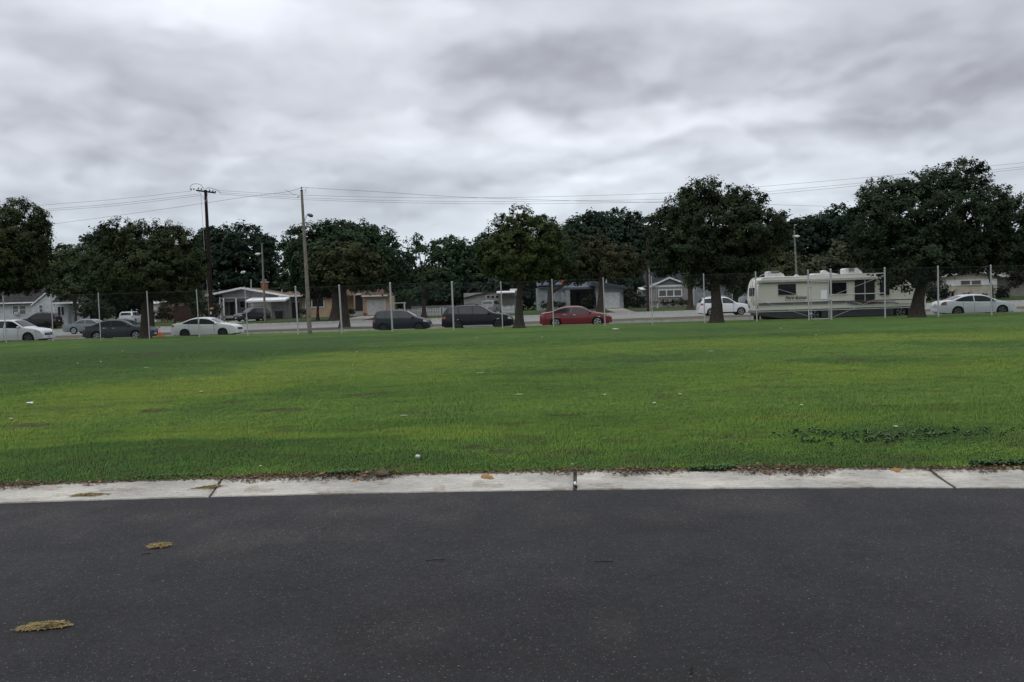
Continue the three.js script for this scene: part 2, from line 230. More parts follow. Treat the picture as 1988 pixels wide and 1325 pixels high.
// lawn
const lawnBack = x => gutterZ(x) - GW + .015;
{
  const N = 1408, X0 = -46, X1 = 46, Z0 = -7, Z1 = -66, fine = rng(3);
  const d = new Uint8Array(N * N * 4);
  for (let j = 0; j < N; j++) for (let i = 0; i < N; i++) {
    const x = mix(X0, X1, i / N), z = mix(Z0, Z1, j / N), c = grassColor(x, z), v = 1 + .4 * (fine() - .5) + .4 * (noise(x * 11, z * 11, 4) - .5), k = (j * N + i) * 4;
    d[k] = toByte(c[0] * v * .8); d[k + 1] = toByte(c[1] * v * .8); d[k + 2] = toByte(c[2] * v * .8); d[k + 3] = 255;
  }
  const t = new THREE.DataTexture(d, N, N); t.colorSpace = THREE.SRGBColorSpace; t.magFilter = THREE.LinearFilter; t.minFilter = THREE.LinearMipmapLinearFilter; t.generateMipmaps = true; t.wrapS = t.wrapT = THREE.MirroredRepeatWrapping; t.needsUpdate = true;
  const g = sheet(-90, 90, 360, lawnBack, x => kerbZ(x) + .15, 130, (x, z) => z > lawnBack(x) - .001 ? .03 : lawnY(x, z)), P = g.attributes.position, uv = g.attributes.uv;
  for (let i = 0; i < P.count; i++) uv.setXY(i, (P.getX(i) - X0) / (X1 - X0), (P.getZ(i) - Z0) / (Z1 - Z0));
  const lb = rep(bumpT, 1 / 90);
  structure('lawn', g, new THREE.MeshPhysicalMaterial({ specularIntensity: .2, map: t, roughness: .95, bumpMap: lb, bumpScale: .02 }));
}
console.log('lawn sheet');
{ // blades of grass: short mown tufts, denser near the gutter
  const r = rng(21), P = [], Nn = [], id = [];
  for (let b = 0; b < 12; b++) {
    const a = r() * 6.283, q = r() * .05, h = .010 + r() * .022, w = .0013 + r() * .0011, lean = .010 + r() * .035, la = r() * 6.283, bx = Math.cos(a) * q, bz = Math.sin(a) * q, wx = Math.cos(la + 1.57) * w, wz = Math.sin(la + 1.57) * w, k = P.length / 3, lx = Math.cos(la) * lean, lz = Math.sin(la) * lean;
    P.push(bx - wx, -.01, bz - wz, bx + wx, -.01, bz + wz, bx + lx * .4 - wx * .8, h * .6, bz + lz * .4 - wz * .8, bx + lx * .4 + wx * .8, h * .6, bz + lz * .4 + wz * .8, bx + lx, h, bz + lz);
    for (let i = 0; i < 5; i++) Nn.push(lx * 2, 1, lz * 2);
    id.push(k, k + 1, k + 2, k + 1, k + 3, k + 2, k + 2, k + 3, k + 4);
  }
  const g = new THREE.BufferGeometry(); g.setAttribute('position', new THREE.Float32BufferAttribute(P, 3)); g.setAttribute('normal', new THREE.Float32BufferAttribute(Nn, 3)); g.setIndex(id); g.normalizeNormals();
  const mat = new THREE.MeshPhysicalMaterial({ color: 0xffffff, roughness: .9, specularIntensity: .25, side: THREE.DoubleSide });
  const zones = [[7.6, 12, 1300, 1.0, .62], [12, 20, 420, 1.5, .55], [20, 34, 110, 2.4, .4]], items = [];
  for (const [d0, d1, den, sx, sy] of zones) {
    const half = d => d * .62 + 1.5; const area = (d1 - d0) * (half(d0) + half(d1)), n = Math.floor(area * den);
    for (let i = 0; i < n; i++) {
      const d = Math.sqrt(mix(d0 * d0, d1 * d1, r())), x = (r() * 2 - 1) * half(d), z = -d; if (z > lawnBack(x) - .005) continue;
      const s = bareSoil(x, z); if (r() < s * .75) continue;
      items.push([x, z, sx * (.8 + .5 * r()), sy * (.7 + .65 * r())]);
    }
  }
  for (let i = 0; i < 9000; i++) { const x = (r() * 2 - 1) * 7, z = lawnBack(x) - .02 - .3 * r() * r() + .04 * (noise(x * 2.2, 1, 8) - .5); items.push([x, z, 1.1, 1.2 + 1.3 * r() * noise(x * 3, 2, 2)]); }
  const im = new THREE.InstancedMesh(g, mat, items.length), m = new THREE.Matrix4(), q = new THREE.Quaternion(), col = new THREE.Color();
  items.forEach(([x, z, sx, sy], i) => {
    q.setFromAxisAngle(V(0, 1, 0), r() * 6.283); m.compose(V(x, lawnY(x, z), z), q, V(sx, sy, sx)); im.setMatrixAt(i, m);
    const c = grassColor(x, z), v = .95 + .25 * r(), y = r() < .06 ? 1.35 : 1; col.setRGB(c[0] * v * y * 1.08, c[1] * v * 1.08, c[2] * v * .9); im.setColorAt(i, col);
  });
  im.name = 'grass'; tag(shade(im), 'short mown green grass covering the wide lawn', 'grass', null, 'stuff'); scene.add(im);
  console.log('grass tufts', items.length);
}
// street beyond the fence
structure('frontage_road', sheet(-140, 140, 60, kerbZ, () => -66.5, 6, () => ROAD), mats.asphaltFar);
structure('street_kerb', [sheet(-140, 140, 60, x => kerbZ(x) + .15, kerbZ, 1, () => -.13), sheet(-140, 140, 60, x => kerbZ(x) + .002, x => kerbZ(x), 1, (x, z) => Math.abs(z - kerbZ(x)) < .001 ? ROAD : -.13)], mats.concrete);
{
  const c = [], g = sheet(-140, 140, 400, () => -66.6, () => -73.9, 18, (x, z) => -.19 + .03 * noise(x, z, 2) + .05 * Math.sin((z + 66.6) / 7.3 * -Math.PI)), P = g.attributes.position;
  for (let i = 0; i < P.count; i++) { const x = P.getX(i), z = P.getZ(i), t = step(.42, .58, fbm(x * .16, z * .5, 4, 4)) * (.4 + .6 * step(.35, .6, fbm(x * .8, z * .8, 9, 3))); c.push(mix(.12, .06, t), mix(.098, .09, t), mix(.068, .03, t)); }
  g.setAttribute('color', new THREE.Float32BufferAttribute(c, 3));
  structure('median_strip', g, new THREE.MeshPhysicalMaterial({ specularIntensity: .2, vertexColors: true, map: rep(grainT, 1.5), roughness: .95 }));
  structure('median_kerb', [boxTo(-140, -.6, -66.6, 140, -.18, -66.45), boxTo(-140, -.6, -74.05, 140, -.18, -73.9)], mats.concrete);
}
structure('main_road', sheet(-160, 160, 8, () => -74, () => -104, 4, () => ROAD), mats.asphaltMain);
structure('far_kerb', [boxTo(-160, -.6, -104.15, 160, -.17, -104), boxTo(-160, -.6, -104, 160, ROAD + .012, -103.4)], mats.concrete);
{
  const c = [], g = sheet(-170, 170, 340, () => -104.1, () => -190, 90, (x, z) => farY(z)), P = g.attributes.position;
  for (let i = 0; i < P.count; i++) { const x = P.getX(i), z = P.getZ(i), t = fbm(x * .25, z * .4, 4, 4), d = step(.52, .62, fbm(x * .35, z * .9, 41, 3)) * .7; c.push(mix(mix(.03, .07, t), .085, d), mix(mix(.065, .115, t), .07, d), mix(mix(.02, .024, t), .045, d)); }
  g.setAttribute('color', new THREE.Float32BufferAttribute(c, 3));
  structure('far_lawn', g, new THREE.MeshPhysicalMaterial({ specularIntensity: .2, vertexColors: true, map: rep(grainT, 1.2), roughness: .95, bumpMap: rep(bumpT, .8), bumpScale: .02 }));
}
function driveway(pxL, pxR, z0 = -104.2, z1 = -119, skew = 0) { // pixels at the house end
  const a = at(pxL, 610, -z1).x, b = at(pxR, 610, -z1).x; structure('driveway', (() => { const g = sheet(0, 1, 1, () => 0, () => 1, 14, () => 0), P = g.attributes.position; for (let i = 0; i < P.count; i++) { const z = mix(z0, z1, P.getZ(i)), x = mix(a, b, P.getX(i)) + skew * (1 - P.getZ(i)); P.setXYZ(i, x, farY(z) + .012, z); } g.computeVertexNormals(); return metres(g); })(), mats.drive);
}
driveway(486, 529, -104.2, -119, -1.8); driveway(708, 752, -104.2, -119.5, -1.2); driveway(938, 976); driveway(1171, 1206, -104.2, -119, 0); driveway(226, 272, -104.2, -122, 0);
console.log('ground done');
// ------------------------------------------------------------------ trees
// lobes are [px, py, rx, ry] in photograph pixels at the tree's own depth
function crownGeometry(lobes, o, seed) {
  const r = rng(seed), pos = [], nor = [], col = [], id = [], g3 = () => (r() + r() + r() - 1.5) / 1.5;
  const { leaf, clump, tone, vary = .3, fill = 2.0, warm = 0 } = o;
  for (const [cx, cy, cz, rx, ry, rz] of lobes) {
    const area = 4 * Math.PI * Math.pow((Math.pow(rx * ry, 1.6) + Math.pow(rx * rz, 1.6) + Math.pow(ry * rz, 1.6)) / 3, 1 / 1.6);
    const nc = Math.max(6, Math.round(area * fill / (clump * clump * 2.2))), per = Math.max(5, Math.round(clump * clump * 5.2 / (leaf * leaf)));
    for (let c = 0; c < nc; c++) {
      let x, y, z, l; do { x = r() * 2 - 1; y = r() * 2 - 1; z = r() * 2 - 1; l = Math.hypot(x, y, z); } while (l > 1 || l < .05);
      const sh = (r() < .72 ? .84 + .22 * r() : .35 + .45 * r()) * (r() < .05 ? 1.12 : 1), ux = x / l, uy = y / l, uz = z / l;
      const px = cx + ux * rx * sh, py = cy + uy * ry * sh, pz = cz + uz * rz * sh, cs = clump * (.6 + .7 * r());
      const tv = 1 + vary * (r() - .5) * 2, w = warm * (r() < .35 ? 1 : .25), c3 = [tone[0] * tv * (1 + w), tone[1] * tv * (1 + w * .25), tone[2] * tv];
      for (let k = 0; k < per; k++) {
        const ax = px + g3() * cs, ay = py + g3() * cs * .8, az = pz + g3() * cs, s = leaf * (.6 + .8 * r());
        const n = V(g3() + ux * .6, g3() + uy * .5 + .45, g3() + uz * .6).normalize(), t = V(r() - .5, r() - .5, r() - .5).cross(n).normalize(), b = n.clone().cross(t), i0 = pos.length / 3, e = .42 + .3 * r(), lv = .9 + .2 * r();
        for (const [u, v] of [[-1, 0], [0, -e], [1, 0], [0, e]]) { pos.push(ax + (t.x * u + b.x * v) * s * .6, ay + (t.y * u + b.y * v) * s * .6, az + (t.z * u + b.z * v) * s * .6); nor.push(n.x, n.y, n.z); col.push(c3[0] * lv, c3[1] * lv, c3[2] * lv); }
        id.push(i0, i0 + 1, i0 + 2, i0, i0 + 2, i0 + 3);
      }
    }
  }
  const g = new THREE.BufferGeometry(); g.setAttribute('position', new THREE.Float32BufferAttribute(pos, 3)); g.setAttribute('normal', new THREE.Float32BufferAttribute(nor, 3)); g.setAttribute('color', new THREE.Float32BufferAttribute(col, 3)); g.setIndex(id); leafTris += id.length / 3; return g;
}
let leafTris = 0, treeSeed = 100;
const leafMat = new THREE.MeshPhysicalMaterial({ color: 0xffffff, vertexColors: true, roughness: .9, specularIntensity: .2, side: THREE.DoubleSide });
function limbTube(pts, r0, r1, seg = 10, rad = 8, flare = 0) {
  const c = new THREE.CatmullRomCurve3(pts.map(p => V(...p))), g = new THREE.TubeGeometry(c, seg, 1, rad, false), P = g.attributes.position, q = V(), o = V();
  for (let i = 0; i <= seg; i++) { const t = i / seg, rr = mix(r0, r1, t) * (1 + flare * Math.pow(1 - t, 7)); c.getPointAt(t, o); for (let j = 0; j <= rad; j++) { const k = i * (rad + 1) + j; q.fromBufferAttribute(P, k).sub(o).multiplyScalar(rr * (1 + .16 * (noise(j % rad * 1.7, t * 6, r0 * 50) - .5) + flare * .5 * Math.pow(1 - t, 9) * (noise(j % rad * 2.1, 4, r0 * 31) - .3))).add(o); P.setXYZ(k, q.x, q.y, q.z); } }
  g.computeVertexNormals(); const uv = g.attributes.uv; for (let i = 0; i < uv.count; i++) uv.setXY(i, uv.getY(i) * 2, uv.getX(i) * 4); return g;
}
const leafKinds = {
  pear: { leaf: .12, clump: .40, tone: [.030, .045, .020], warm: .3, vary: .26, fill: 1.75 },
  big: { leaf: .13, clump: .44, tone: [.025, .041, .022], warm: .2, vary: .26, fill: 1.8 },
  far: { leaf: .24, clump: .65, tone: [.030, .049, .024], warm: .2, vary: .26, fill: 1.8 },
  ficus: { leaf: .30, clump: .75, tone: [.026, .047, .023], warm: .1, vary: .24, fill: 2.0 },
  back: { leaf: .46, clump: 1.0, tone: [.021, .037, .023], warm: .05, vary: .24, fill: 2.3 },
  pale: { leaf: .4, clump: .9, tone: [.065, .10, .045], warm: .2, vary: .3, fill: 1.7 },
};
function tree(name, label, group, d, base, lobePx, kind, trunk, o = {}) {
  const ground = o.y ?? (d > 104 ? farY(-d) : d > 66 ? -.18 : -.1), b = at(base[0], base[1], d); b.y = ground;
  const t = thing(name, label, 'tree', b.toArray(), group), k = { ...leafKinds[kind], ...o.leafs }, r = rng(++treeSeed * 77);
  const lobes = lobePx.map(([px, py, rx, ry, dz = 0]) => { const p = at(px, py, d), s = d / F, rz = Math.min((rx + ry) * .5 * s, o.maxZ ?? 4.2); return [p.x - b.x, p.y - b.y, dz + (r() - .5) * rz * .7, rx * s, ry * s, rz]; });
  const low = Math.min(...lobes.map(l => l[1] - l[4])), mean = lobes.reduce((a, l) => [a[0] + l[0] / lobes.length, a[1] + l[1] / lobes.length], [0, 0]);
  const forkY = o.fork ?? Math.max(1.2, low + .5), fx = o.forkX ?? mean[0] * .35, mat = o.bark ?? mats.bark;
  const tr = part('trunk', limbTube([[0, -.25, 0], [fx * .1 + .04, forkY * .4, .03], [fx * .55, forkY * .75, -.03], [fx, forkY, 0], [fx + (mean[0] - fx) * .3, forkY + (mean[1] - forkY) * .5, 0]], trunk, trunk * .55, 22, 12, o.flare ?? .8), mat, t);
  for (const l of lobes) { const e = [l[0] * .92, l[1] + l[4] * .25, l[2] * .8], s = [fx * .8, forkY * .85, 0]; part('limb', limbTube([s, [mix(s[0], e[0], .4), mix(s[1], e[1], .5) + .1, e[2] * .35], e], trunk * .42, trunk * .09, 10, 6), mat, tr); }
  for (const s of o.stubs ?? []) part('limb', limbTube(s[0], s[1], s[2], 10, 7), mat, tr);
  part('crown', crownGeometry(lobes, k, treeSeed * 13), leafMat, t);
  return t;
}
const gPark = 'street trees along the fence';
tree('street_tree', 'large round-crowned tree by the white parked crossover', gPark, 57, [-46, 668], [[25, 432, 52, 46], [62, 470, 34, 48], [0, 490, 85, 70], [-70, 465, 85, 85], [52, 535, 42, 34], [-20, 545, 80, 32], [80, 430, 16, 22], [-140, 500, 60, 70]], 'pear', .34);
tree('street_tree', 'round-crowned tree in front of the grey sedan and the orange cone', gPark, 57, [281, 655], [[235, 458, 42, 30], [290, 468, 70, 36], [345, 480, 46, 36], [215, 512, 32, 42], [300, 525, 85, 48], [378, 508, 20, 40], [265, 560, 70, 24], [345, 562, 46, 20]], 'pear', .30, { leafs: { warm: .25 } });
tree('street_tree', 'slender tree with sparse yellow-green top beside the black crossover', gPark, 55.5, [1007, 638], [[1013, 428, 48, 27], [985, 452, 40, 30], [1050, 452, 38, 32], [1010, 488, 78, 42], [958, 500, 28, 36], [1078, 498, 22, 36], [1010, 522, 62, 24], [1060, 530, 28, 16]], 'pear', .26, { fork: 2.7, leafs: { tone: [.036, .056, .020], warm: .3, fill: 1.35 } });
tree('street_tree', 'tall tree with a thick flared trunk in front of the white hatchback on the road', gPark, 53, [1391, 629], [[1372, 384, 50, 34], [1330, 408, 42, 36], [1440, 398, 44, 36], [1300, 446, 44, 44], [1390, 436, 90, 56], [1460, 448, 56, 42], [1507, 442, 26, 34], [1330, 482, 60, 38], [1420, 492, 86, 44], [1385, 532, 46, 26], [1290, 500, 34, 34]], 'big', .36, { fork: 2.6, flare: .6, leafs: { tone: [.026, .040, .020], warm: .2 } });
tree('street_tree', 'broad dark tree with a massive trunk beside the motorhome', gPark, 51.5, [1780, 617], [[1866, 346, 48, 36], [1803, 364, 50, 32], [1722, 384, 56, 36], [1688, 424, 42, 56], [1780, 420, 84, 60], [1870, 415, 78, 60], [1940, 398, 40, 36], [1985, 440, 56, 60], [1700, 486, 50, 40], [1785, 496, 90, 50], [1875, 482, 84, 46], [1755, 536, 50, 26], [1960, 490, 56, 40], [2060, 420, 70, 70], [1795, 526, 34, 16]], 'big', .34, { flare: .9, fork: 2.6 });
const gMed = 'trees on the median strip';
tree('median_tree', 'small olive tree with a thick leaning trunk by the dark hatchback', gMed, 71, [669, 637], [[664, 498, 62, 28], [620, 518, 38, 33], [712, 518, 36, 32], [664, 530, 84, 24]], 'far', .36, { leafs: { tone: [.036, .048, .022], warm: .2, leaf: .22, clump: .55 } });
tree('median_tree', 'grey-barked tree hidden behind the grey sedan', gMed, 71, [294, 650], [[300, 545, 50, 26], [345, 568, 40, 16], [250, 570, 30, 14]], 'far', .24, { leafs: { leaf: .22, clump: .5 } });
const gFar = 'trees in the front gardens across the street';
tree('garden_tree', 'huge rounded dark green tree before the peach house', gFar, 107, [652, 618], [[600, 478, 50, 40], [682, 456, 58, 28], [742, 490, 38, 44], [574, 522, 34, 42], [660, 500, 96, 54], [742, 528, 42, 34], [600, 545, 52, 20], [690, 548, 60, 18], [640, 450, 40, 20]], 'ficus', .62, { fork: 3.4 });
tree('garden_tree', 'thin tree with open windblown top by the white picket fence', gFar, 107, [823, 607], [[808, 468, 20, 12], [834, 476, 14, 9], [812, 486, 26, 10], [800, 530, 24, 30], [836, 545, 24, 34]], 'far', .24, { fork: 5.6, leafs: { fill: .8 } });
tree('garden_tree', 'forked tree before the pale grey house', gFar, 107, [1067, 605], [[1072, 486, 44, 38], [1102, 502, 30, 28], [1050, 524, 34, 24], [1112, 538, 30, 14]], 'far', .38, { fork: 4.0, stubs: [[[[.1, 2.4, 0], [1.4, 3.2, .2], [3.2, 4.3, .3]], .2, .08]] });
tree('garden_tree', 'olive tree with a double crown beside the grey garage', gFar, 107, [1166, 605], [[1150, 482, 44, 27], [1198, 502, 46, 27], [1128, 512, 34, 28], [1190, 524, 50, 20], [1232, 516, 22, 20]], 'far', .40, { fork: 4.4, leafs: { tone: [.038, .046, .023], warm: .3 } });
tree('garden_tree', 'small bushy tree with a bare trunk before the grey boarded house', gFar, 108, [1340, 601], [[1337, 528, 17, 20], [1338, 548, 13, 9]], 'far', .36, { fork: 4.0 });
tree('garden_tree', 'dark tree by the carport behind the white hatchback', gFar, 109, [1427, 592], [[1430, 556, 20, 18], [1456, 540, 38, 28], [1410, 528, 40, 24]], 'far', .42, {});
tree('garden_tree', 'mid green tree in front of the white house with the porch', gFar, 107, [146, 628], [[160, 512, 42, 38], [115, 522, 36, 36], [140, 556, 52, 24], [125, 492, 20, 18], [185, 548, 34, 26]], 'far', .16, { fork: 2.4, leafs: { tone: [.042, .066, .03] } });
tree('garden_tree', 'small spindly tree by the dark board fence', gFar, 107, [338, 621], [[350, 572, 40, 14], [325, 560, 30, 16], [385, 588, 14, 18]], 'far', .12, { fork: 2.0 });
tree('garden_tree', 'small tree by the white-framed window of the peach house', gFar, 109, [616, 613], [[606, 566, 22, 13], [636, 566, 20, 12], [620, 556, 28, 12]], 'far', .2, { fork: 2.0, leafs: { tone: [.03, .034, .022] } });
tree('garden_tree', 'thin crooked tree before the cream house', gFar, 107, [1927, 585], [[1972, 492, 26, 22], [1950, 505, 26, 20]], 'far', .15, { fork: 3.6, forkX: -.6, leafs: { tone: [.05, .04, .032], fill: .6 } });
tree('garden_tree', 'dark purple-leaved tree at the end of the cream house', gFar, 108, [2010, 584], [[1985, 525, 26, 22], [2010, 500, 34, 30], [1970, 545, 14, 10]], 'far', .2, { leafs: { tone: [.028, .026, .026] } });
const gBack = 'tall evergreens behind the houses';
const back = (label, d, base, lobes, kind = 'back', o = {}) => tree('evergreen_tree', label, gBack, d, base, lobes.map(l => [l[0], l[1], l[2] * 1.1, l[3] * 1.12]), kind, .45, o);
back('dense dark evergreen rising behind the grey gabled house', 150, [455, 600], [[420, 490, 46, 42], [470, 480, 48, 38], [510, 505, 24, 44], [455, 530, 80, 50], [522, 480, 8, 22], [400, 470, 22, 26]]);
back('dark spiky conifer left of the tall utility pole', 140, [190, 610], [[186, 470, 18, 22], [205, 455, 16, 18], [180, 510, 34, 40], [215, 500, 34, 40], [165, 470, 10, 14]]);
back('dark evergreen with a flat top behind the white picket fence', 135, [885, 600], [[870, 486, 32, 24], [905, 495, 28, 26], [880, 530, 54, 46], [850, 560, 40, 36], [930, 550, 34, 40]], 'ficus', { leafs: { leaf: .4 } });
back('bushy evergreen behind the slender tree', 140, [960, 600], [[950, 478, 26, 26], [975, 500, 40, 46], [935, 520, 26, 40], [1080, 470, 36, 28], [1040, 520, 50, 50]], 'ficus', { leafs: { leaf: .4 } });
back('very dark rounded evergreen behind the grey garage', 150, [1190, 600], [[1140, 455, 42, 34], [1190, 446, 46, 34], [1240, 452, 36, 32], [1180, 500, 90, 60], [1115, 480, 26, 46], [1260, 510, 40, 60], [1150, 424, 20, 12]]);
back('tall dark evergreen behind the boarded house', 150, [1330, 600], [[1320, 480, 60, 60], [1380, 500, 60, 60], [1450, 500, 60, 60], [1320, 540, 80, 40], [1430, 545, 70, 34]]);
back('dark evergreen behind the lamp post on the far side', 150, [1560, 600], [[1520, 466, 36, 30], [1570, 462, 46, 36], [1620, 452, 36, 44], [1560, 510, 90, 60], [1650, 500, 50, 70], [1640, 430, 24, 26], [1585, 440, 20, 18]]);
back('grey-green bushy tree behind the motorhome roof', 125, [1640, 600], [[1640, 495, 26, 34], [1600, 530, 60, 30], [1690, 520, 50, 40], [1540, 530, 60, 30], [1660, 545, 70, 20]], 'pale', { leafs: { tone: [.045, .06, .034] } });
back('olive tree behind the motorhome by the far lamp post', 120, [1500, 600], [[1495, 500, 34, 30], [1480, 530, 50, 34], [1520, 535, 40, 26]], 'far', { leafs: { tone: [.05, .062, .03] } });
back('dark evergreen behind the broad tree', 140, [1840, 600], [[1760, 500, 70, 60], [1860, 500, 70, 50], [1940, 495, 60, 40], [1820, 520, 90, 30], [2010, 480, 70, 60]]);
back('pale green tree glimpsed between the dark evergreens', 170, [532, 600], [[530, 553, 16, 14], [545, 560, 18, 12], [520, 568, 18, 12]], 'pale');
back('low dark evergreen behind the white house', 135, [60, 620], [[40, 540, 70, 44], [100, 560, 50, 34], [-40, 540, 70, 50], [160, 575, 50, 30], [10, 500, 50, 40]]);
back('low dark evergreen behind the board fence', 135, [310, 615], [[250, 560, 60, 36], [320, 565, 60, 34], [380, 560, 34, 36], [290, 520, 60, 40], [365, 520, 30, 50]]);
back('dark evergreen behind the peach house', 140, [700, 610], [[620, 550, 50, 24], [700, 530, 60, 34], [770, 525, 30, 40], [770, 565, 40, 34], [805, 575, 30, 30], [690, 490, 60, 40]]);
back('low dark evergreen behind the silver wagon', 133, [1010, 605], [[960, 565, 60, 30], [1020, 560, 50, 30], [1090, 555, 50, 26], [830, 575, 50, 26], [900, 570, 50, 30]]);
back('low dark evergreen between the grey houses', 140, [1240, 600], [[1140, 545, 50, 22], [1230, 550, 50, 28], [1260, 535, 40, 30]]);
for (let i = 0; i < 13; i++) { const px = -60 + i * 172 + 40 * (i % 2); tree('belt_tree', 'dark tree in the dense belt far behind the houses', 'belt of trees far behind the houses', 172 + 8 * (i % 3), [px, 605], [[px - 45, 560 - px * .03, 52, 26], [px + 40, 562 - px * .03, 52, 26], [px, 580 - px * .03, 90, 24], [px - 10, 548 - px * .03, 40, 20]].map(q => [q[0], q[1] + 18, q[2], q[3]]), 'back', .4, { leafs: { leaf: .62, clump: 1.3, fill: 1.7 } }); }
console.log('trees', leafTris);
// shrubs
function shrub(name, label, d, base, lobePx, tone, o = {}) {
  const b = at(base[0], base[1], d); b.y = farY(-d);
  const t = thing(name, label, o.category ?? 'shrub', b.toArray(), o.group);
  const lobes = lobePx.map(([px, py, rx, ry]) => { const p = at(px, py, d), s = d / F; return [p.x - b.x, Math.max(p.y - b.y, ry * s * .7), 0, rx * s, ry * s, Math.min(rx, ry * 1.3) * s]; });
  part('stem', lobes.map(l => bar([l[0] * .5, -.1, 0], [l[0], l[1], 0], .04, .02, 5)), mats.barkDark, t);
  part('foliage', crownGeometry(lobes, { leaf: .17, clump: .3, tone, warm: .15, vary: .35, fill: 1.5, ...o.leafs }, ++treeSeed * 17), leafMat, t);
}
const SH = [.026, .045, .022];
shrub('hedge', 'low clipped hedge before the pale grey house', 117, [1072, 597], [[1058, 592, 9, 6], [1070, 591, 9, 6], [1082, 591, 9, 6], [1092, 592, 7, 6]], SH, { category: 'hedge' });
shrub('shrub', 'tall rounded shrub in the dark entry of the grey house', 118, [1141, 597], [[1136, 582, 8, 14], [1147, 582, 9, 14]], [.02, .032, .018]);
shrub('shrub', 'large flowering shrub beside the grey garage', 118, [1222, 596], [[1218, 572, 13, 22], [1230, 578, 16, 18], [1213, 586, 8, 12], [1240, 585, 10, 12]], [.034, .046, .034], { leafs: { vary: .7 } });
shrub('shrub', 'dark round shrub beside the cream house', 112, [1948, 577], [[1942, 566, 11, 11], [1950, 567, 11, 11]], [.016, .024, .018]);
shrub('shrub', 'big dark shrub behind the white sedan', 110, [1815, 580], [[1800, 566, 22, 16], [1822, 562, 18, 18], [1836, 572, 10, 10]], [.02, .03, .022]);
shrub('shrub', 'low shrub under the cream house windows', 114, [1886, 578], [[1882, 573, 8, 4], [1890, 574, 6, 4]], [.022, .032, .02]);
shrub('shrub', 'tiny shrub beside the low shrub at the cream house', 114, [1911, 577], [[1911, 573, 5, 4]], [.022, .032, .02]);
shrub('shrub', 'dark shrubs at the corner post of the grey gabled house', 116, [418, 617], [[405, 600, 14, 14], [385, 600, 14, 18], [420, 598, 9, 16], [410, 580, 8, 12]], [.028, .04, .022]);
shrub('shrub', 'dark bush behind the grey-barked tree', 116, [315, 622], [[310, 612, 14, 9], [330, 612, 12, 9], [320, 600, 14, 8]], [.034, .036, .022]);
shrub('shrub', 'small bush under the white-framed window', 116, [588, 613], [[584, 606, 8, 5], [596, 607, 7, 4]], [.02, .03, .018]);
shrub('shrub', 'small bush left of the dark front door', 117, [680, 610], [[678, 604, 6, 6], [685, 606, 5, 5]], [.03, .04, .02]);
shrub('shrub', 'low flower bed shrubs below the triple window', 116, [1310, 594], [[1290, 587, 8, 5], [1306, 587, 8, 5], [1321, 586, 7, 6], [1333, 588, 5, 5]], [.035, .045, .022], { leafs: { vary: .6 } });
shrub('shrub', 'dark shrub at the corner of the boarded house', 117, [1240, 596], [[1252, 583, 4, 8], [1247, 586, 5, 7]], [.018, .026, .018]);
shrub('shrub', 'green shrub spilling over behind the arbor', 124, [790, 608], [[785, 575, 16, 12], [772, 580, 12, 12], [800, 585, 12, 14]], [.035, .06, .03]);
shrub('shrub', 'overgrown hedge between the white house and the driveway', 116, [170, 628], [[165, 600, 20, 16], [190, 600, 22, 20], [205, 605, 16, 16]], [.028, .042, .022]);
shrub('shrub', 'dark bush beside the black off-roader', 112, [112, 632], [[112, 622, 9, 11], [106, 626, 7, 8]], [.016, .022, .018]);
{ // sago palm by the cream house
  const d = 112, b = at(1850, 578, d); b.y = farY(-d); const t = thing('sago_palm', 'dark sago palm with arching fronds before the cream house', 'palm', b.toArray());
  part('stem', bar([0, -.1, 0], [0, .9, 0], .2, .16, 9), mats.barkDark, t);
  const m = M([.02, .03, .02], .7, { side: THREE.DoubleSide });
  for (let i = 0; i < 22; i++) { const a = i * 2.4, up = .25 + .5 * (i % 5) / 5, L = 1.0 + .25 * (i % 3), g = new THREE.PlaneGeometry(.16, L, 1, 6).translate(0, L / 2, 0), P = g.attributes.position; for (let k = 0; k < P.count; k++) { const y = P.getY(k), q = y / L; P.setXYZ(k, P.getX(k) * (1 - q * .6), .85 + y * up - q * q * .35 + Math.abs(P.getX(k)) * -.3, y * .8); } g.rotateY(a); g.computeVertexNormals(); part('frond', g, m, t); }
}
console.log('plants', leafTris);
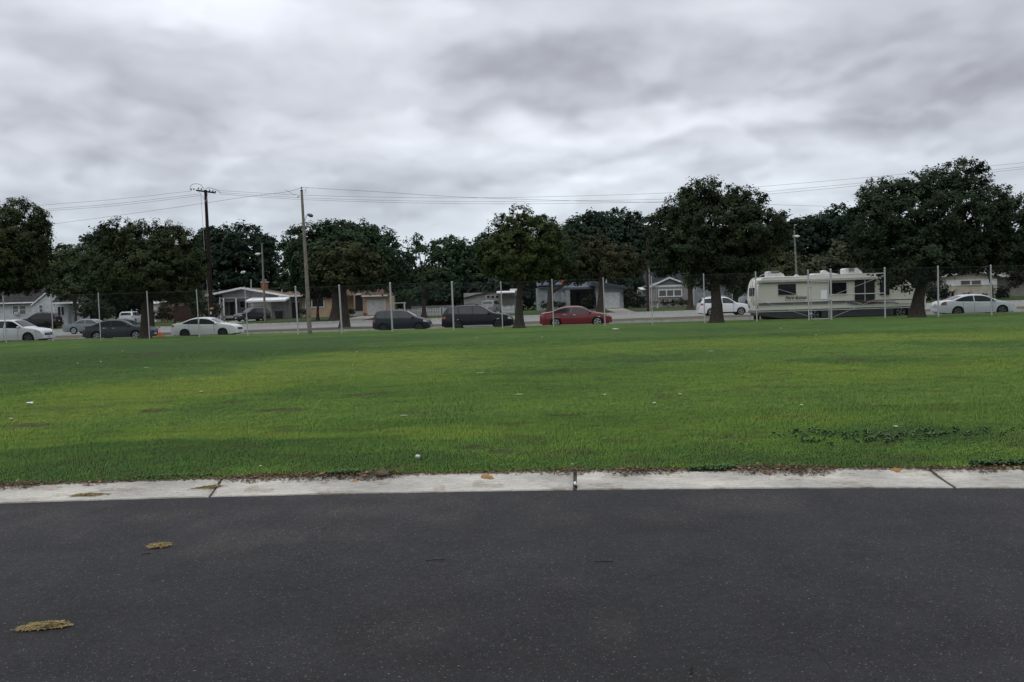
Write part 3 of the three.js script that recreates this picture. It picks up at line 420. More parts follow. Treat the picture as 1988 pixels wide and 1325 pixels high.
// ------------------------------------------------------------------ houses across the street
function house(name, label, d, pxc, group, category = 'house') {
  const b = at(pxc, 600, d); b.y = farY(-d);
  const g = thing(name, label, category, b.toArray(), group);
  const m = (px, py, dz = 0) => { const p = at(px, py, d - dz); return [p.x - b.x, p.y - b.y]; };
  const h = { g, m,
    span(px0, py0, px1, py1, dz) { const my = (py0 + py1) / 2, mx = (px0 + px1) / 2; return [m(px0, my, dz)[0], m(mx, py0, dz)[1], m(px1, my, dz)[0], m(mx, py1, dz)[1]]; },
    rect(n, px0, py0, px1, py1, dz, th, mat, parent = g) { const [x0, y0, x1, y1] = h.span(px0, py0, px1, py1, dz); return part(n, boxTo(x0, y1, dz - th, x1, y0, dz), mat, parent); },
    wall(n, px0, py0, px1, dz, th, mat) { const [x0, y0, x1] = h.span(px0, py0, px1, py0, dz); return part(n, boxTo(x0, -.35, dz - th, x1, y0, dz), mat, g); },
    poly(n, pts, dz, th, mat, parent = g) { return part(n, prism(pts.map(([px, py]) => m(px, py, dz)), dz - th, dz), mat, parent); },
    slope(n, px0, px1, pyE, pyR, dzE, dzR, th, mat, parent = g) { const mx = (px0 + px1) / 2, x0 = m(px0, pyE, dzE)[0], x1 = m(px1, pyE, dzE)[0], ye = m(mx, pyE, dzE)[1], yr = m(mx, pyR, dzR)[1]; return part(n, prismX([[dzE, ye], [dzR, yr], [dzR, yr - th], [dzE, ye - th]], x0, x1), mat, parent); },
    win(px0, py0, px1, py1, dz, cols = 1, rows = 1, frame = mats.trim, pane = mats.glass, t = .07) {
      const [x0, y0, x1, y1] = h.span(px0, py0, px1, py1, dz), w = part('window', boxTo(x0, y1, dz - .02, x1, y0, dz + .02), pane, g), G = [];
      G.push(boxTo(x0 - t, y0, dz, x1 + t, y0 + t, dz + .06), boxTo(x0 - t, y1 - t, dz, x1 + t, y1, dz + .09), boxTo(x0 - t, y1, dz, x0, y0, dz + .06), boxTo(x1, y1, dz, x1 + t, y0, dz + .06));
      for (let i = 1; i < cols; i++) { const x = mix(x0, x1, i / cols); G.push(boxTo(x - t * .6, y1, dz + .021, x + t * .6, y0, dz + .05)); }
      for (let i = 1; i < rows; i++) { const y = mix(y0, y1, i / rows); G.push(boxTo(x0, y - t * .4, dz + .021, x1, y + t * .4, dz + .046)); }
      part('frame', G, frame, w); return w;
    },
    garage(px0, py0, px1, py1, dz, mat, rows = 4) {
      const [x0, y0, x1, y1] = h.span(px0, py0, px1, py1, dz), doorM = part('garage_door', boxTo(x0, y1, dz - .02, x1, y0, dz + .012), mats.plate, g);
      for (let i = 0; i < rows; i++) { const a = mix(y0, y1, i / rows), c = mix(y0, y1, (i + 1) / rows); part('panel', rbox(x1 - x0, a - c - .02, .04, .008, (x0 + x1) / 2, (a + c) / 2, dz + .03), mat, doorM); }
      return doorM;
    },
    roof(n, pts, dzF, dzB, th, mat) { const top = pts.map(([px, py]) => m(px, py, dzF)), low = top.map(([x, y]) => [x, y - th]).reverse(); return part(n, prism([...top, ...low], dzB, dzF), mat, g); },
    fascia(pts, dz, th, mat = mats.trim, parent = g) { const top = pts.map(([px, py]) => m(px, py, dz)), low = top.map(([x, y]) => [x, y - th]).reverse(); return part('fascia', prism([...top.map(([x, y]) => [x, y + .02]), ...low], dz + .003, dz + .05), mat, parent); },
  };
  return h;
}
const shingle = (c, m = 3) => M(c, .93, { map: rep(shingleT, m), bumpMap: rep(shingleT, m), bumpScale: .01 });
const vent = (h, px, py0, py1, dz, mat = mats.galv) => { const a = h.m(px, py1, dz), b = h.m(px, py0, dz); part('roof_vent', bar([a[0], a[1] - .2, dz], [b[0], b[1], dz], .08), mat, h.g); };
{ // white house
  const h = house('bungalow', 'white bungalow with grey roof and an air conditioner in the window', 121, 50, 'houses across the street'), w = stucco([.56, .58, .61]), rf = shingle([.055, .052, .054]);
  h.wall('wall', -75, 588, 64, 0, 7, w); h.slope('roof', -80, 84, 590, 556, .55, -4, .14, rf); h.rect('fascia', -80, 588.4, 64, 591, .59, .035, mats.white);
  h.poly('wall', [[62, 640], [62, 591], [97, 562], [131, 589], [131, 638]], 1.2, 6, w); h.roof('roof', [[59, 592.5], [97, 560.5], [134, 590]], 1.4, -6, .12, rf); h.fascia([[59, 592.5], [97, 560.5], [134, 590]], 1.4, .16, mats.white);
  for (const [a, b] of [[24.5, 35], [38, 49.5]]) h.win(a, 594, b, 610, 0, 1, 2, mats.white, M([.11, .105, .11], .3));
  h.win(76, 593, 82.5, 606, 1.2, 1, 2, mats.white, M([.1, .095, .1], .3));
  const ac = h.rect('air_conditioner', 27, 606, 34, 611.5, .35, .4, mats.trim); h.rect('grille', 28, 607, 33, 611, .36, .006, mats.galv, ac);
  h.slope('porch_roof', 96, 152, 588, 571, 3.2, 0, .12, rf); h.rect('fascia', 96, 587, 152, 590, 3.24, .03, mats.white); h.wall('porch_wall', 131, 588, 152, .6, 3, w);
  for (const px of [103.5, 143.5]) h.wall('porch_post', px - .9, 588, px + .9, 3.1, .14, mats.white);
  h.win(112, 596, 124, 612, 1.22, 2, 1, mats.white);
}
{ // tan house mostly hidden by the trees
  const h = house('bungalow', 'tan house half hidden behind the dark board fence', 128, 350, 'houses across the street'), w = stucco([.36, .24, .16]);
  h.wall('wall', 296, 582, 388, 0, 8, w); h.slope('roof', 292, 392, 584, 566, .6, -5, .14, shingle([.10, .075, .06])); h.rect('fascia', 292, 583, 392, 586, .64, .035, mats.trim);
  h.win(357, 590, 366, 600, 0, 1, 1); h.win(338, 590, 345, 600, 0, 1, 1); h.wall('porch_wall', 293, 590, 304, 1.5, 1.4, mats.trim); h.slope('porch_roof', 291, 306, 589, 585, 2, 0, .1, mats.trim);
}
{ // grey gabled house
  const h = house('bungalow', 'grey house with a low white-edged gable and flat carport roof', 119, 480, 'houses across the street'), w = stucco([.33, .32, .325]), rf = shingle([.25, .19, .12]);
  const line = [[394, 573.5], [468, 558], [562, 574], [590, 574.5]];
  h.poly('gable_wall', [[404, 578], [404, 573], [468, 560], [560, 577], [560, 581], [404, 588]], -.3, .25, w);
  h.roof('roof', line.slice(0, 3), .4, -8, .16, rf); h.fascia(line.slice(0, 3), .4, .24, mats.white);
  h.slope('roof', 540, 591, 575, 565, .3, -6, .14, rf); h.rect('fascia', 540, 573.5, 591, 576.5, .34, .03, mats.white);
  h.wall('wall', 397, 574, 431, -.3, 6, w); h.wall('wall', 560, 577, 584, -.8, 6, w); h.wall('wall', 519, 577, 562, .5, 5, w);
  h.wall('porch_wall', 431, 575, 490, -2.4, .3, w); h.rect('porch_floor', 430, 613, 478, 618, .2, 2.6, mats.concrete);
  h.rect('beam', 428, 577, 484, 580.5, .0, .3, w);
  for (const px of [433, 457.5]) h.wall('porch_post', px - 1.1, 579, px + 1.1, .2, .16, mats.white);
  h.wall('porch_post', 425, 577, 427, -.15, .16, mats.white);
  h.rect('front_door', 446, 583, 454.5, 612, -2.34, .06, M([.02, .018, .018], .5)); h.win(466, 585, 475, 598, -2.4, 1, 1, mats.white); h.win(437, 584, 443, 608, -2.4, 1, 2, mats.trim);
  h.slope('carport_roof', 475, 553, 583.2, 577, 3, -.3, .22, mats.white); h.wall('wall', 481, 583, 553, .9, 1.2, w);
  h.garage(488, 587.5, 526.5, 617, .9, mats.white); h.win(562, 580, 568, 586, -.8, 1, 1, mats.trim); h.win(572, 579, 579, 586, -.8, 2, 1, mats.trim);
  const ch = h.rect('chimney', 506, 548.5, 517, 568, -4.5, .9, mats.brick); h.rect('cap', 505, 546.8, 518, 549, -4.4, 1.1, mats.concrete, ch); h.rect('pot', 508, 543, 515, 545, -4.6, .6, mats.concrete, ch);
  vent(h, 487, 543, 562, -3); vent(h, 474, 556, 563, -2); vent(h, 547, 562, 570, -4);
}
{ // peach house with garage
  const h = house('bungalow', 'peach house with dark front door, steps and pale garage door', 120, 668, 'houses across the street'), w = stucco([.54, .40, .27]), rf = shingle([.17, .105, .075]);
  h.wall('wall', 581, 574, 646, 0, 6, w); h.wall('wall', 637, 574, 692, -1.0, 6, w); h.slope('roof', 579, 700, 575, 553, .5, -4, .14, rf); h.rect('fascia', 579, 573, 645, 575.6, .54, .03, mats.trim);
  h.win(593.5, 577, 627.5, 596, 0, 3, 1, mats.white, mats.glass, .12);
  h.rect('front_door', 689.5, 574, 704, 604.5, .8, .08, M([.022, .017, .018], .45)); h.rect('door_frame', 688.4, 570, 705, 573, 1.2, .6, mats.trim); h.wall('wall', 686, 573, 706, .7, 2, w);
  for (let i = 0; i < 4; i++) h.rect('step', 684 - i * 1.2, 604.5 + i * 2.6, 706, 608 + i * 3.4, 1.0 + i * .34, .34 + i * .001, mats.concrete);
  h.wall('wall', 703.5, 575, 756, 2.0, 7, w); h.roof('roof', [[700, 577], [728, 543], [759, 576]], -.5, -6, .14, rf); h.slope('roof', 700, 756, 575, 551, 2.5, -1.6, .14, rf); h.rect('fascia', 702, 573, 752.5, 576.2, 2.55, .04, mats.white);
  h.garage(712, 582, 749.5, 612, 2.0, grained([.60, .60, .61], 2, .7), 5); h.rect('porch_lamp', 706, 581, 708, 584, 2.1, .1, mats.trim); h.wall('planter', 705, 608, 711, 2.3, .5, mats.brick);
}
{ // house half hidden with garage behind the picket fence
  const h = house('bungalow', 'shaded house with small-paned garage door behind the silver wagon', 124, 965, 'houses across the street'), w = stucco([.36, .35, .345]);
  h.wall('wall', 900, 568, 1003, 0, 7, w); h.roof('roof', [[900, 578], [955, 565], [1004, 562]], .3, -7, .14, shingle([.06, .06, .062])); h.rect('fascia', 990, 561, 1008, 565, .6, .1, mats.white);
  h.slope('carport_roof', 964, 1000, 567.5, 565, 3, 0, .15, mats.white); h.poly('gable_wall', [[985, 569], [1008, 562], [1008, 575], [985, 575]], .4, .2, w);
  const gd = h.garage(942, 573, 974, 606, .2, grained([.34, .33, .32], 2, .8), 4); for (let i = 0; i < 3; i++) h.rect('pane', 945.5 + i * 8.6, 574.6, 950.5 + i * 8.6, 578.8, .28, .02, mats.glass, gd);
}
{ // pale grey house with white garage
  const h = house('bungalow', 'pale blue-grey house with flat-edged roof and white garage door', 119, 1128, 'houses across the street'), w = stucco([.34, .365, .385]), edge = grained([.10, .12, .145], 2, .8);
  h.wall('wall', 1043, 559, 1090, 0, 7, w); h.rect('fascia', 1045, 553, 1094, 559, .5, .2, edge); h.wall('wall', 1089, 563, 1106, .5, 7, w); h.rect('fascia', 1088, 558.5, 1107, 563, .8, .2, edge);
  h.wall('column', 1098, 563, 1106.5, .75, .3, w); h.wall('entry_wall', 1100, 556, 1164, -5, .4, w);
  h.slope('roof', 1043, 1092, 555, 545, .5, -6, .15, edge); h.slope('roof', 1088, 1160, 560, 548, .3, -6, .15, edge); h.rect('fascia', 1106, 558, 1152, 562, .2, .2, edge);
  h.win(1069, 570, 1075, 577, 0, 1, 1, mats.white); h.rect('front_door', 1118, 568, 1127, 597, -4.95, .06, M([.03, .03, .04], .5));
  h.wall('wall', 1157, 555, 1210, 1.5, 7, w); h.poly('carport_roof', [[1148, 546], [1170, 548], [1214, 556], [1219, 559.5], [1214, 561], [1148, 555]], 2.2, 8, edge); h.fascia([[1148, 549], [1170, 549.5], [1219, 558]], 2.2, .25, grained([.075, .09, .11], 2, .8));
  h.garage(1172, 568, 1203, 598.5, 1.5, grained([.64, .66, .66], 2, .7), 5);
  const ch = h.rect('chimney', 1088, 536, 1099, 552, -3, .9, grained([.42, .12, .06], 1, .9)); h.rect('cap', 1094, 533.4, 1104, 536.2, -2.6, 1.2, mats.white, ch);
  vent(h, 1177, 533, 551, -2, mats.white);
}
{ // house behind with a pale roof
  const h = house('bungalow', 'house with a pale beige roof behind the flowering shrub', 142, 1222, 'houses across the street'), rf = shingle([.33, .28, .25]);
  h.wall('wall', 1196, 556, 1250, 0, 6, stucco([.25, .23, .2])); const r = h.poly('roof', [[1194, 558], [1203, 536], [1237, 534], [1252, 557]], .4, .2, rf); h.rect('pot', 1211, 531, 1216, 536, .2, .4, mats.white, r);
}
{ // boarded house with the triple window
  const h = house('bungalow', 'grey-roofed house with boarded gable front and triple white window', 119, 1330, 'houses across the street'), w = stucco([.36, .41, .41]), board = grained([.46, .43, .43], 2, .85), rf = shingle([.040, .043, .052]);
  h.slope('roof', 1256, 1342, 556, 525, .2, -5, .16, rf); h.slope('roof', 1336, 1412, 549, 521, .2, -5, .16, rf); h.wall('wall', 1345, 548, 1412, -.3, 6, w); h.rect('fascia', 1346, 548, 1412, 551, .26, .05, mats.white);
  const fp = h.wall('board_wall', 1259.5, 557, 1338, 2, 7, board); h.poly('gable', [[1258, 556.5], [1300, 538.8], [1341, 553]], 2.0, 6.5, stucco([.17, .2, .19])); h.roof('roof', [[1256, 558.5], [1300, 538], [1343, 554]], 2.25, -5, .1, rf); h.fascia([[1256, 558.5], [1300, 538], [1343, 554]], 2.25, .2, mats.white);
  h.rect('trim_board', 1259, 553.6, 1338, 557.5, 2.06, .06, mats.white);
  const bm = grained([.20, .18, .185], 2, .85), [x0, yb, x1, yt] = h.span(1260.5, 594, 1337, 558, 2);
  for (let i = 0; i <= 24; i++) { const x = mix(x0, x1, i / 24); part('batten', boxTo(x - .028, yb, 2, x + .028, yt, 2.035), bm, fp); }
  h.win(1280, 564, 1322.5, 575, 2.04, 3, 1, mats.white, M([.10, .11, .10], .25), .13); h.rect('vent', 1301, 551.5, 1303, 554, 2.02, .04, M([.03, .03, .03]));
  h.wall('corner_board', 1336.5, 556, 1339, 2.03, .12, mats.white); h.win(1349, 558, 1351.4, 563, -.3, 1, 1, mats.white); h.win(1374, 554, 1382, 566, -.3, 1, 1, mats.trim); h.wall('corner_board', 1345, 552, 1347.5, -.26, .12, mats.white);
  h.wall('wall', 1247, 561, 1260, .5, 5, w); h.slope('roof', 1245, 1261, 562, 558, 1, -2, .1, mats.trim);
  h.slope('carport_roof', 1405, 1432, 546.5, 545, 2.5, -6.2, .14, mats.white); for (const px of [1421.5, 1425.5]) h.wall('carport_post', px - .6, 547, px + .6, 2.3, .12, mats.trim); h.wall('carport_wall', 1403, 545, 1442, -6, .2, w);
  h.rect('house_sign', 1410, 555, 1420, 559.5, -.2, .06, mats.white);
}
{ // cream house at the right
  const h = house('bungalow', 'cream house with a low gable, white band and twin high windows', 117, 1900, 'houses across the street'), w = stucco([.54, .49, .40]), rf = shingle([.25, .20, .15]);
  const line = [[1811, 540], [1887, 525.5], [1947, 534.5]];
  h.poly('gable_wall', [[1815, 585], [1815, 541], [1887, 527], [1937, 535], [1937, 582]], 0, 7, w); h.roof('roof', line, .6, -8, .12, rf); h.fascia(line, .6, .16, mats.white);
  h.rect('white_band', 1838, 543, 1936, 554.5, .06, .06, mats.white); h.win(1866, 545.5, 1883.5, 553, .06, 1, 1, mats.trim, M([.09, .085, .075], .3)); h.win(1887, 545, 1904.5, 552.5, .06, 1, 1, mats.trim, M([.09, .085, .075], .3));
  h.wall('wall', 1936, 536, 2040, -1.2, 7, stucco([.30, .28, .25])); h.slope('roof', 1932, 2045, 536, 515, .2, -6, .14, shingle([.24, .22, .2])); h.rect('fascia', 1946, 534, 2045, 536.5, .24, .04, mats.trim); h.slope('roof', 1838, 1880, 531, 519, -2, -6, .14, shingle([.3, .26, .22])); h.rect('fascia', 1838, 520, 1876, 522, -5.7, .1, mats.trim);
  const ch = h.rect('chimney', 1888, 513, 1899, 530, -4, .9, grained([.26, .22, .19], 1, .9)); h.rect('cap', 1887, 510.5, 1900, 513, -3.9, 1.1, mats.concrete, ch); vent(h, 1871, 507, 530, -4, M([.1, .07, .06]));
}
// fences, arbor and small garden things
function boardFence(label, d, px0, px1, pyTop, mat) {
  const b = at((px0 + px1) / 2, 600, d); b.y = farY(-d); const g = thing('board_fence', label, 'fence', b.toArray()), x0 = at(px0, 600, d).x - b.x, x1 = at(px1, 600, d).x - b.x, top = at((px0 + px1) / 2, pyTop, d).y - b.y, n = Math.round((x1 - x0) / .19), r = rng(Math.round(px0));
  for (let i = 0; i < n; i++) { const x = mix(x0, x1, (i + .5) / n); part('board', box(.178, top + .1 + .05 * (r() - .5), .025, x, (top - .1) / 2, .01 * r()), mat, g); }
  for (const y of [.35, top - .3]) part('rail', box(x1 - x0, .09, .05, (x0 + x1) / 2, y, -.06), mat, g);
}
boardFence('dark stained board fence beside the tan house', 121, 336, 386, 594, mats.fence);
boardFence('dark board fence with a low kerb beside the grey carport house', 119.5, 538, 581, 588.5, mats.fence);
boardFence('dark board fence between the grey garage and the boarded house', 121, 1236, 1258, 574, M([.02, .017, .018], .85));
boardFence('dark slatted gate behind the white arbor', 123, 783, 806, 583, M([.02, .018, .018], .85));
{ // picket fence
  const d = 112, pc = 880, b = at(pc, 608, d); b.y = farY(-d);
  const g = thing('picket_fence', 'white picket fence running along the front garden', 'fence', b.toArray()), r = rng(4), pk = [0, 1, 2].map(i => prism([[-.045, -.1], [.045, -.1], [.045, .88 + i * .02], [0, .96 + i * .02], [-.045, .88 + i * .02]], -.012, .012));
  const segs = [[766, 818], [828, 855], [860, 934], [976, 998]];
  for (const [p0, p1] of segs) {
    const x0 = at(p0, 606, d).x - b.x, x1 = at(p1, 606, d).x - b.x, n = Math.round((x1 - x0) / .175);
    for (let i = 0; i <= n; i++) { const m = part('picket', pk[Math.floor(r() * 3)], mats.white, g); m.position.set(mix(x0, x1, i / n), .02 * (r() - .5), 0); m.rotation.z = .07 * (r() - .5); }
    for (const y of [.25, .68]) part('rail', box(x1 - x0, .08, .05, (x0 + x1) / 2, y, -.05), mats.white, g);
    for (const x of [x0, x1]) part('post', box(.1, 1.1, .1, x, .5, -.08), mats.white, g);
  }
  const w = at(840, 600, 116); w.y = farY(-116); solo('garden_wall', box(5.6, 1.3, .2).translate(w.x, w.y + .5, w.z), grained([.2, .2, .2], 2), 'low grey block wall behind the picket fence', 'wall');
}
{ const d = 113, b = at(774, 608, d); b.y = farY(-d); const g = thing('arbor', 'white garden arbor with a flat top at the picket fence', 'arbor', b.toArray()); for (const x of [-.68, .72]) for (const z of [0, -.6]) part('post', box(.1, 1.75, .1, x, .8, z), mats.white, g); for (const z of [0, -.6]) part('beam', box(1.75, .1, .08, .02, 1.7, z), mats.white, g); for (let i = 0; i < 5; i++) part('slat', box(.06, .05, .9, -.7 + i * .35, 1.775, -.3), mats.white, g); }
{ const d = 117, b = at(541, 612, d); b.y = farY(-d); const g = thing('wheelie_bin', 'black rubbish bin beside the white garage door', 'bin', b.toArray()), m = M([.014, .014, .017], .6); const body = new THREE.CylinderGeometry(.62, .5, .92, 4, 1).rotateY(Math.PI / 4); part('body', metres(body.translate(0, .5, 0)), m, g); part('lid', rbox(.96, .08, .96, .03, 0, 1.0, 0), m, g); part('handle', bar([-.3, .95, -.5], [.3, .95, -.5], .025), m, g); for (const x of [-.36, .36]) part('wheel', new THREE.CylinderGeometry(.11, .11, .06, 12).rotateZ(Math.PI / 2).translate(x, .11, -.38), mats.rubber, g); }
{ const d = 114.5, b = at(1268, 595, d); b.y = farY(-d); const g = thing('garden_bench', 'white-legged garden bench before the boarded house', 'bench', b.toArray()); for (const x of [-.6, .55]) part('leg', [box(.1, .82, .1, x, .4, .2), box(.1, .5, .1, x, .25, -.2)], mats.white, g); for (let i = 0; i < 3; i++) part('seat_slat', box(1.3, .04, .12, -.02, .5, -.14 + i * .14), mats.wood, g); for (let i = 0; i < 2; i++) part('back_slat', box(1.3, .1, .03, -.02, .66 + i * .14, .26), mats.wood, g); }
console.log('houses');
// ------------------------------------------------------------------ vehicles: a lofted body with glass, lights and wheels laid on the same surface
const shapes = {
  sedan: { H: 1.45, top: [[-1, .66], [-.988, .93], [-.93, 1.03], [-.82, 1.07], [-.70, 1.09], [-.42, 1.36], [-.27, 1.43], [-.07, 1.45], [.1, 1.43], [.21, 1.37], [.50, 1.04], [.58, 1.0], [.84, .87], [.94, .77], [.985, .62], [1, .52]], belt: [[-1, .96], [-.7, .98], [0, .93], [.5, .9], [1, .8]], rear: [-.69, -.43], ws: [.22, .5], win: [[-.60, -.14], [-.11, .43]], axles: [-.555, .6], doors: [-.42, -.125, .35] },
  hatch: { H: 1.53, top: [[-1, .6], [-.985, 1.0], [-.955, 1.12], [-.87, 1.44], [-.78, 1.50], [-.4, 1.53], [0, 1.52], [.2, 1.45], [.53, 1.06], [.62, 1.0], [.87, .86], [.96, .72], [1, .5]], belt: [[-1, 1.0], [-.5, .97], [.5, .93], [1, .8]], rear: [-.952, -.872], ws: [.21, .53], win: [[-.84, -.54], [-.5, -.1], [-.07, .46]], axles: [-.61, .64], doors: [-.46, -.085, .36] },
  suv: { H: 1.69, top: [[-1, .7], [-.985, 1.06], [-.955, 1.2], [-.83, 1.58], [-.74, 1.64], [-.35, 1.69], [0, 1.68], [.12, 1.63], [.43, 1.17], [.52, 1.12], [.84, 1.0], [.95, .86], [.99, .68], [1, .55]], belt: [[-1, 1.16], [-.5, 1.1], [.4, 1.04], [1, .9]], rear: [-.95, -.835], ws: [.13, .43], win: [[-.80, -.53], [-.5, -.14], [-.11, .36]], axles: [-.56, .60], doors: [-.45, -.125, .3] },
};
const rims = {};
function wheelGeo(R, w) {
  const k = R.toFixed(2); if (rims[k]) return rims[k];
  const tyre = new THREE.LatheGeometry([[R * .64, -w / 2 + .01], [R * .9, -w / 2], [R * .985, -w / 2 + .03], [R, 0], [R * .985, w / 2 - .03], [R * .9, w / 2], [R * .64, w / 2 - .01], [R * .62, 0]].map(p => new THREE.Vector2(...p)), 30).rotateX(Math.PI / 2);
  const G = [new THREE.CylinderGeometry(R * .12, R * .12, .05, 12).rotateX(Math.PI / 2).translate(0, 0, w / 2 - .03), new THREE.TorusGeometry(R * .63, .022, 6, 28).translate(0, 0, w / 2 - .02)];
  for (let i = 0; i < 5; i++) for (const e of [-.13, .13]) G.push(box(R * .58, R * .11, .03, R * .33, 0, w / 2 - .035).rotateZ(i * 1.2566 + e));
  return rims[k] = [tyre, G, new THREE.CylinderGeometry(R * .63, R * .63, .02, 24).rotateX(Math.PI / 2).translate(0, 0, 0)];
}
function car(name, label, category, group, pos, yaw, o) {
  const S = shapes[o.shape], L = o.L, W = o.W ?? 1.82, sy = o.H / S.H, hl = L / 2, g = thing(name, label, category, pos, group); g.rotation.y = yaw;
  const raw = (o.top ?? S.top).map(([x, y]) => [x * hl, y * sy]), bel = S.belt.map(([x, y]) => [x * hl, y * sy]), R = o.R ?? .33, ax = (o.axles ?? S.axles).map(a => a * hl), arch = R + .05, sill = o.sill ?? .24;
  const T = x => { let s = 0; for (let i = -2; i <= 2; i++) s += lerpP(raw, clamp(x + i * .035, -hl, hl)); return s / 5; }, B = x => lerpP(bel, x);
  const plan = x => { const t = clamp((Math.abs(x / hl) - .74) / .26, 0, 1); return 1 - .19 * Math.pow(t, 2.4) - (t > .97 ? .02 : 0); };
  const bot = x => { let y = sill + .05 * step(.8, 1, Math.abs(x / hl)); for (const a of ax) { const d = Math.abs(x - a); if (d < arch) y = Math.max(y, R + Math.sqrt(arch * arch - d * d)); } return y; };
  const sh = x => Math.min(B(x), T(x) - .055), zlow = (x, y) => W / 2 * plan(x) * (1 - .055 * ((y - .62) / .45) ** 2);
  const zs = (x, y) => { const s = sh(x); return y <= s ? zlow(x, y) : zlow(x, s) - .005 - (y - s) * (o.tumble ?? .36); };
  const N = 150, a = 9, b = 6, c = 7, ring = x => { const q = [], yb = Math.min(bot(x), sh(x) - .03), s = sh(x), e = Math.max(T(x) - .045, s + .004); for (let i = 0; i <= a; i++) { const y = mix(yb, s, i / a); q.push([y, zs(x, y)]); } for (let i = 1; i <= b; i++) { const y = mix(s, e, i / b); q.push([y, zs(x, y + .0001)]); } const ze = q[q.length - 1][1]; for (let i = 1; i <= c; i++) { const k = 1 - i / c; q.push([T(x) - .045 * k * k * k, ze * k]); } return q; };
  const P = [], id = [], m = a + b + c + 1, full = 2 * m - 1;
  for (let i = 0; i <= N; i++) { const x = mix(-hl, hl, i / N), q = ring(x); for (const [y, z] of q) P.push(x, y, z); for (let j = m - 2; j >= 0; j--) P.push(x, q[j][0], -q[j][1]); }
  for (let i = 0; i < N; i++) for (let j = 0; j < full - 1; j++) { const u = i * full + j, v = u + full; id.push(u, v, u + 1, v, v + 1, u + 1); }
  for (const e of [0, N]) for (let j = 0; j < m - 1; j++) { const u = e * full + j, v = e * full + full - 1 - j; e ? id.push(u, v, u + 1, v, v - 1, u + 1) : id.push(u, u + 1, v, v, u + 1, v - 1); }
  const bg = new THREE.BufferGeometry(); bg.setAttribute('position', new THREE.Float32BufferAttribute(P, 3)); bg.setIndex(id); bg.computeVertexNormals(); const uvv = new Float32Array(P.length / 3 * 2); for (let i = 0; i < P.length / 3; i++) { uvv[i * 2] = P[i * 3]; uvv[i * 2 + 1] = P[i * 3 + 1]; } bg.setAttribute('uv', new THREE.BufferAttribute(uvv, 2));
  const body = part('body', bg, o.paint, g);
  part('underbody', boxTo(-hl * .93, sill - .03, -W / 2 + .27, hl * .93, .62, W / 2 - .27), mats.black, g);
  const patch = (x0, x1, lo, hi, side, off, nx = 14, ny = 4) => { const p = [], ix = []; for (let i = 0; i <= nx; i++) for (let j = 0; j <= ny; j++) { const x = mix(x0, x1, i / nx), y = mix(lo(x), Math.max(hi(x), lo(x) + .002), j / ny); p.push(x, y, side * (zs(x, y) + off)); } for (let i = 0; i < nx; i++) for (let j = 0; j < ny; j++) { const u = i * (ny + 1) + j, v = u + ny + 1; side > 0 ? ix.push(u, v, u + 1, v, v + 1, u + 1) : ix.push(u, u + 1, v, v, u + 1, v + 1); } const q = new THREE.BufferGeometry(); q.setAttribute('position', new THREE.Float32BufferAttribute(p, 3)); q.setIndex(ix); q.computeVertexNormals(); return q; };
  const over = (x0, x1, f, off) => { const p = [], ix = [], nx = 12, nz = 10; for (let i = 0; i <= nx; i++) { const x = mix(x0, x1, i / nx), q = ring(x), ze = q[a + b][1] * f; for (let j = 0; j <= nz; j++) { const k = j / nz * 2 - 1; p.push(x, T(x) - .045 * Math.abs(k * f) ** 3 + off, ze * k); } } for (let i = 0; i < nx; i++) for (let j = 0; j < nz; j++) { const u = i * (nz + 1) + j, v = u + nz + 1; ix.push(u, u + 1, v, v, u + 1, v + 1); } const q = new THREE.BufferGeometry(); q.setAttribute('position', new THREE.Float32BufferAttribute(p, 3)); q.setIndex(ix); q.computeVertexNormals(); return q; };
  const gl = o.glass ?? mats.carGlass;
  for (const s of [1, -1]) {
    for (const [x0, x1] of (o.win ?? S.win)) part('side_window', patch(x0 * hl, x1 * hl, x => B(x) + .025, x => T(x) - .105, s, .006), gl, g);
    for (const x of S.doors) part('door_seam', patch(x * hl - .008, x * hl + .008, () => sill + .1, x => B(x), s, .003, 1, 8), mats.black, body);
    for (const x of [S.doors[0] + .07, S.doors[1] + .05]) part('door_handle', rbox(.2, .035, .04, .012, x * hl + .1, B(x * hl) - .1, s * (zs(x * hl, B(x * hl) - .1) + .012)), o.handle ?? o.paint, g);
    part('mirror', new THREE.SphereGeometry(.1, 12, 8).scale(.75, .75, 1.15).translate((S.ws[1] - .1) * hl, B(S.ws[1] * hl) + .1, s * (W / 2 + .06)), o.mirror ?? o.paint, g);
    const hd = o.head ?? [.86, .985, .66, .80]; part('headlight', patch(hd[0] * hl, hd[1] * hl, x => mix(hd[2] + .06, hd[2], (x / hl - hd[0]) / (hd[1] - hd[0])) * sy, x => Math.min(hd[3] * sy + .03, T(x) - .065), s, .006, 8, 4), mats.head, g);
    const tl = o.tail ?? [-.995, -.88, .80, .95]; part('tail_light', patch(tl[0] * hl, tl[1] * hl, () => tl[2] * sy, x => Math.min(tl[3] * sy, T(x) - .06), s, .008, 8, 4), mats.tail, g);
    if (o.amber) part('turn_signal', patch(.9 * hl, .97 * hl, () => .78 * sy, () => .84 * sy, s, .01, 4, 2), mats.amber, g);
    if (o.sillTrim) part('sill_trim', patch(ax[0] + arch, ax[1] - arch, () => sill, () => sill + .1, s, .006, 6, 2), o.sillTrim, g);
    if (o.rails) part('roof_rail', tube([[-.62 * hl, T(-.62 * hl) - .02, s * .56], [-.55 * hl, T(-.55 * hl) + .05, s * .56], [-.05 * hl, T(0) + .05, s * .56], [.02 * hl, T(.02 * hl) - .02, s * .56]], .018, 16), o.rails, g);
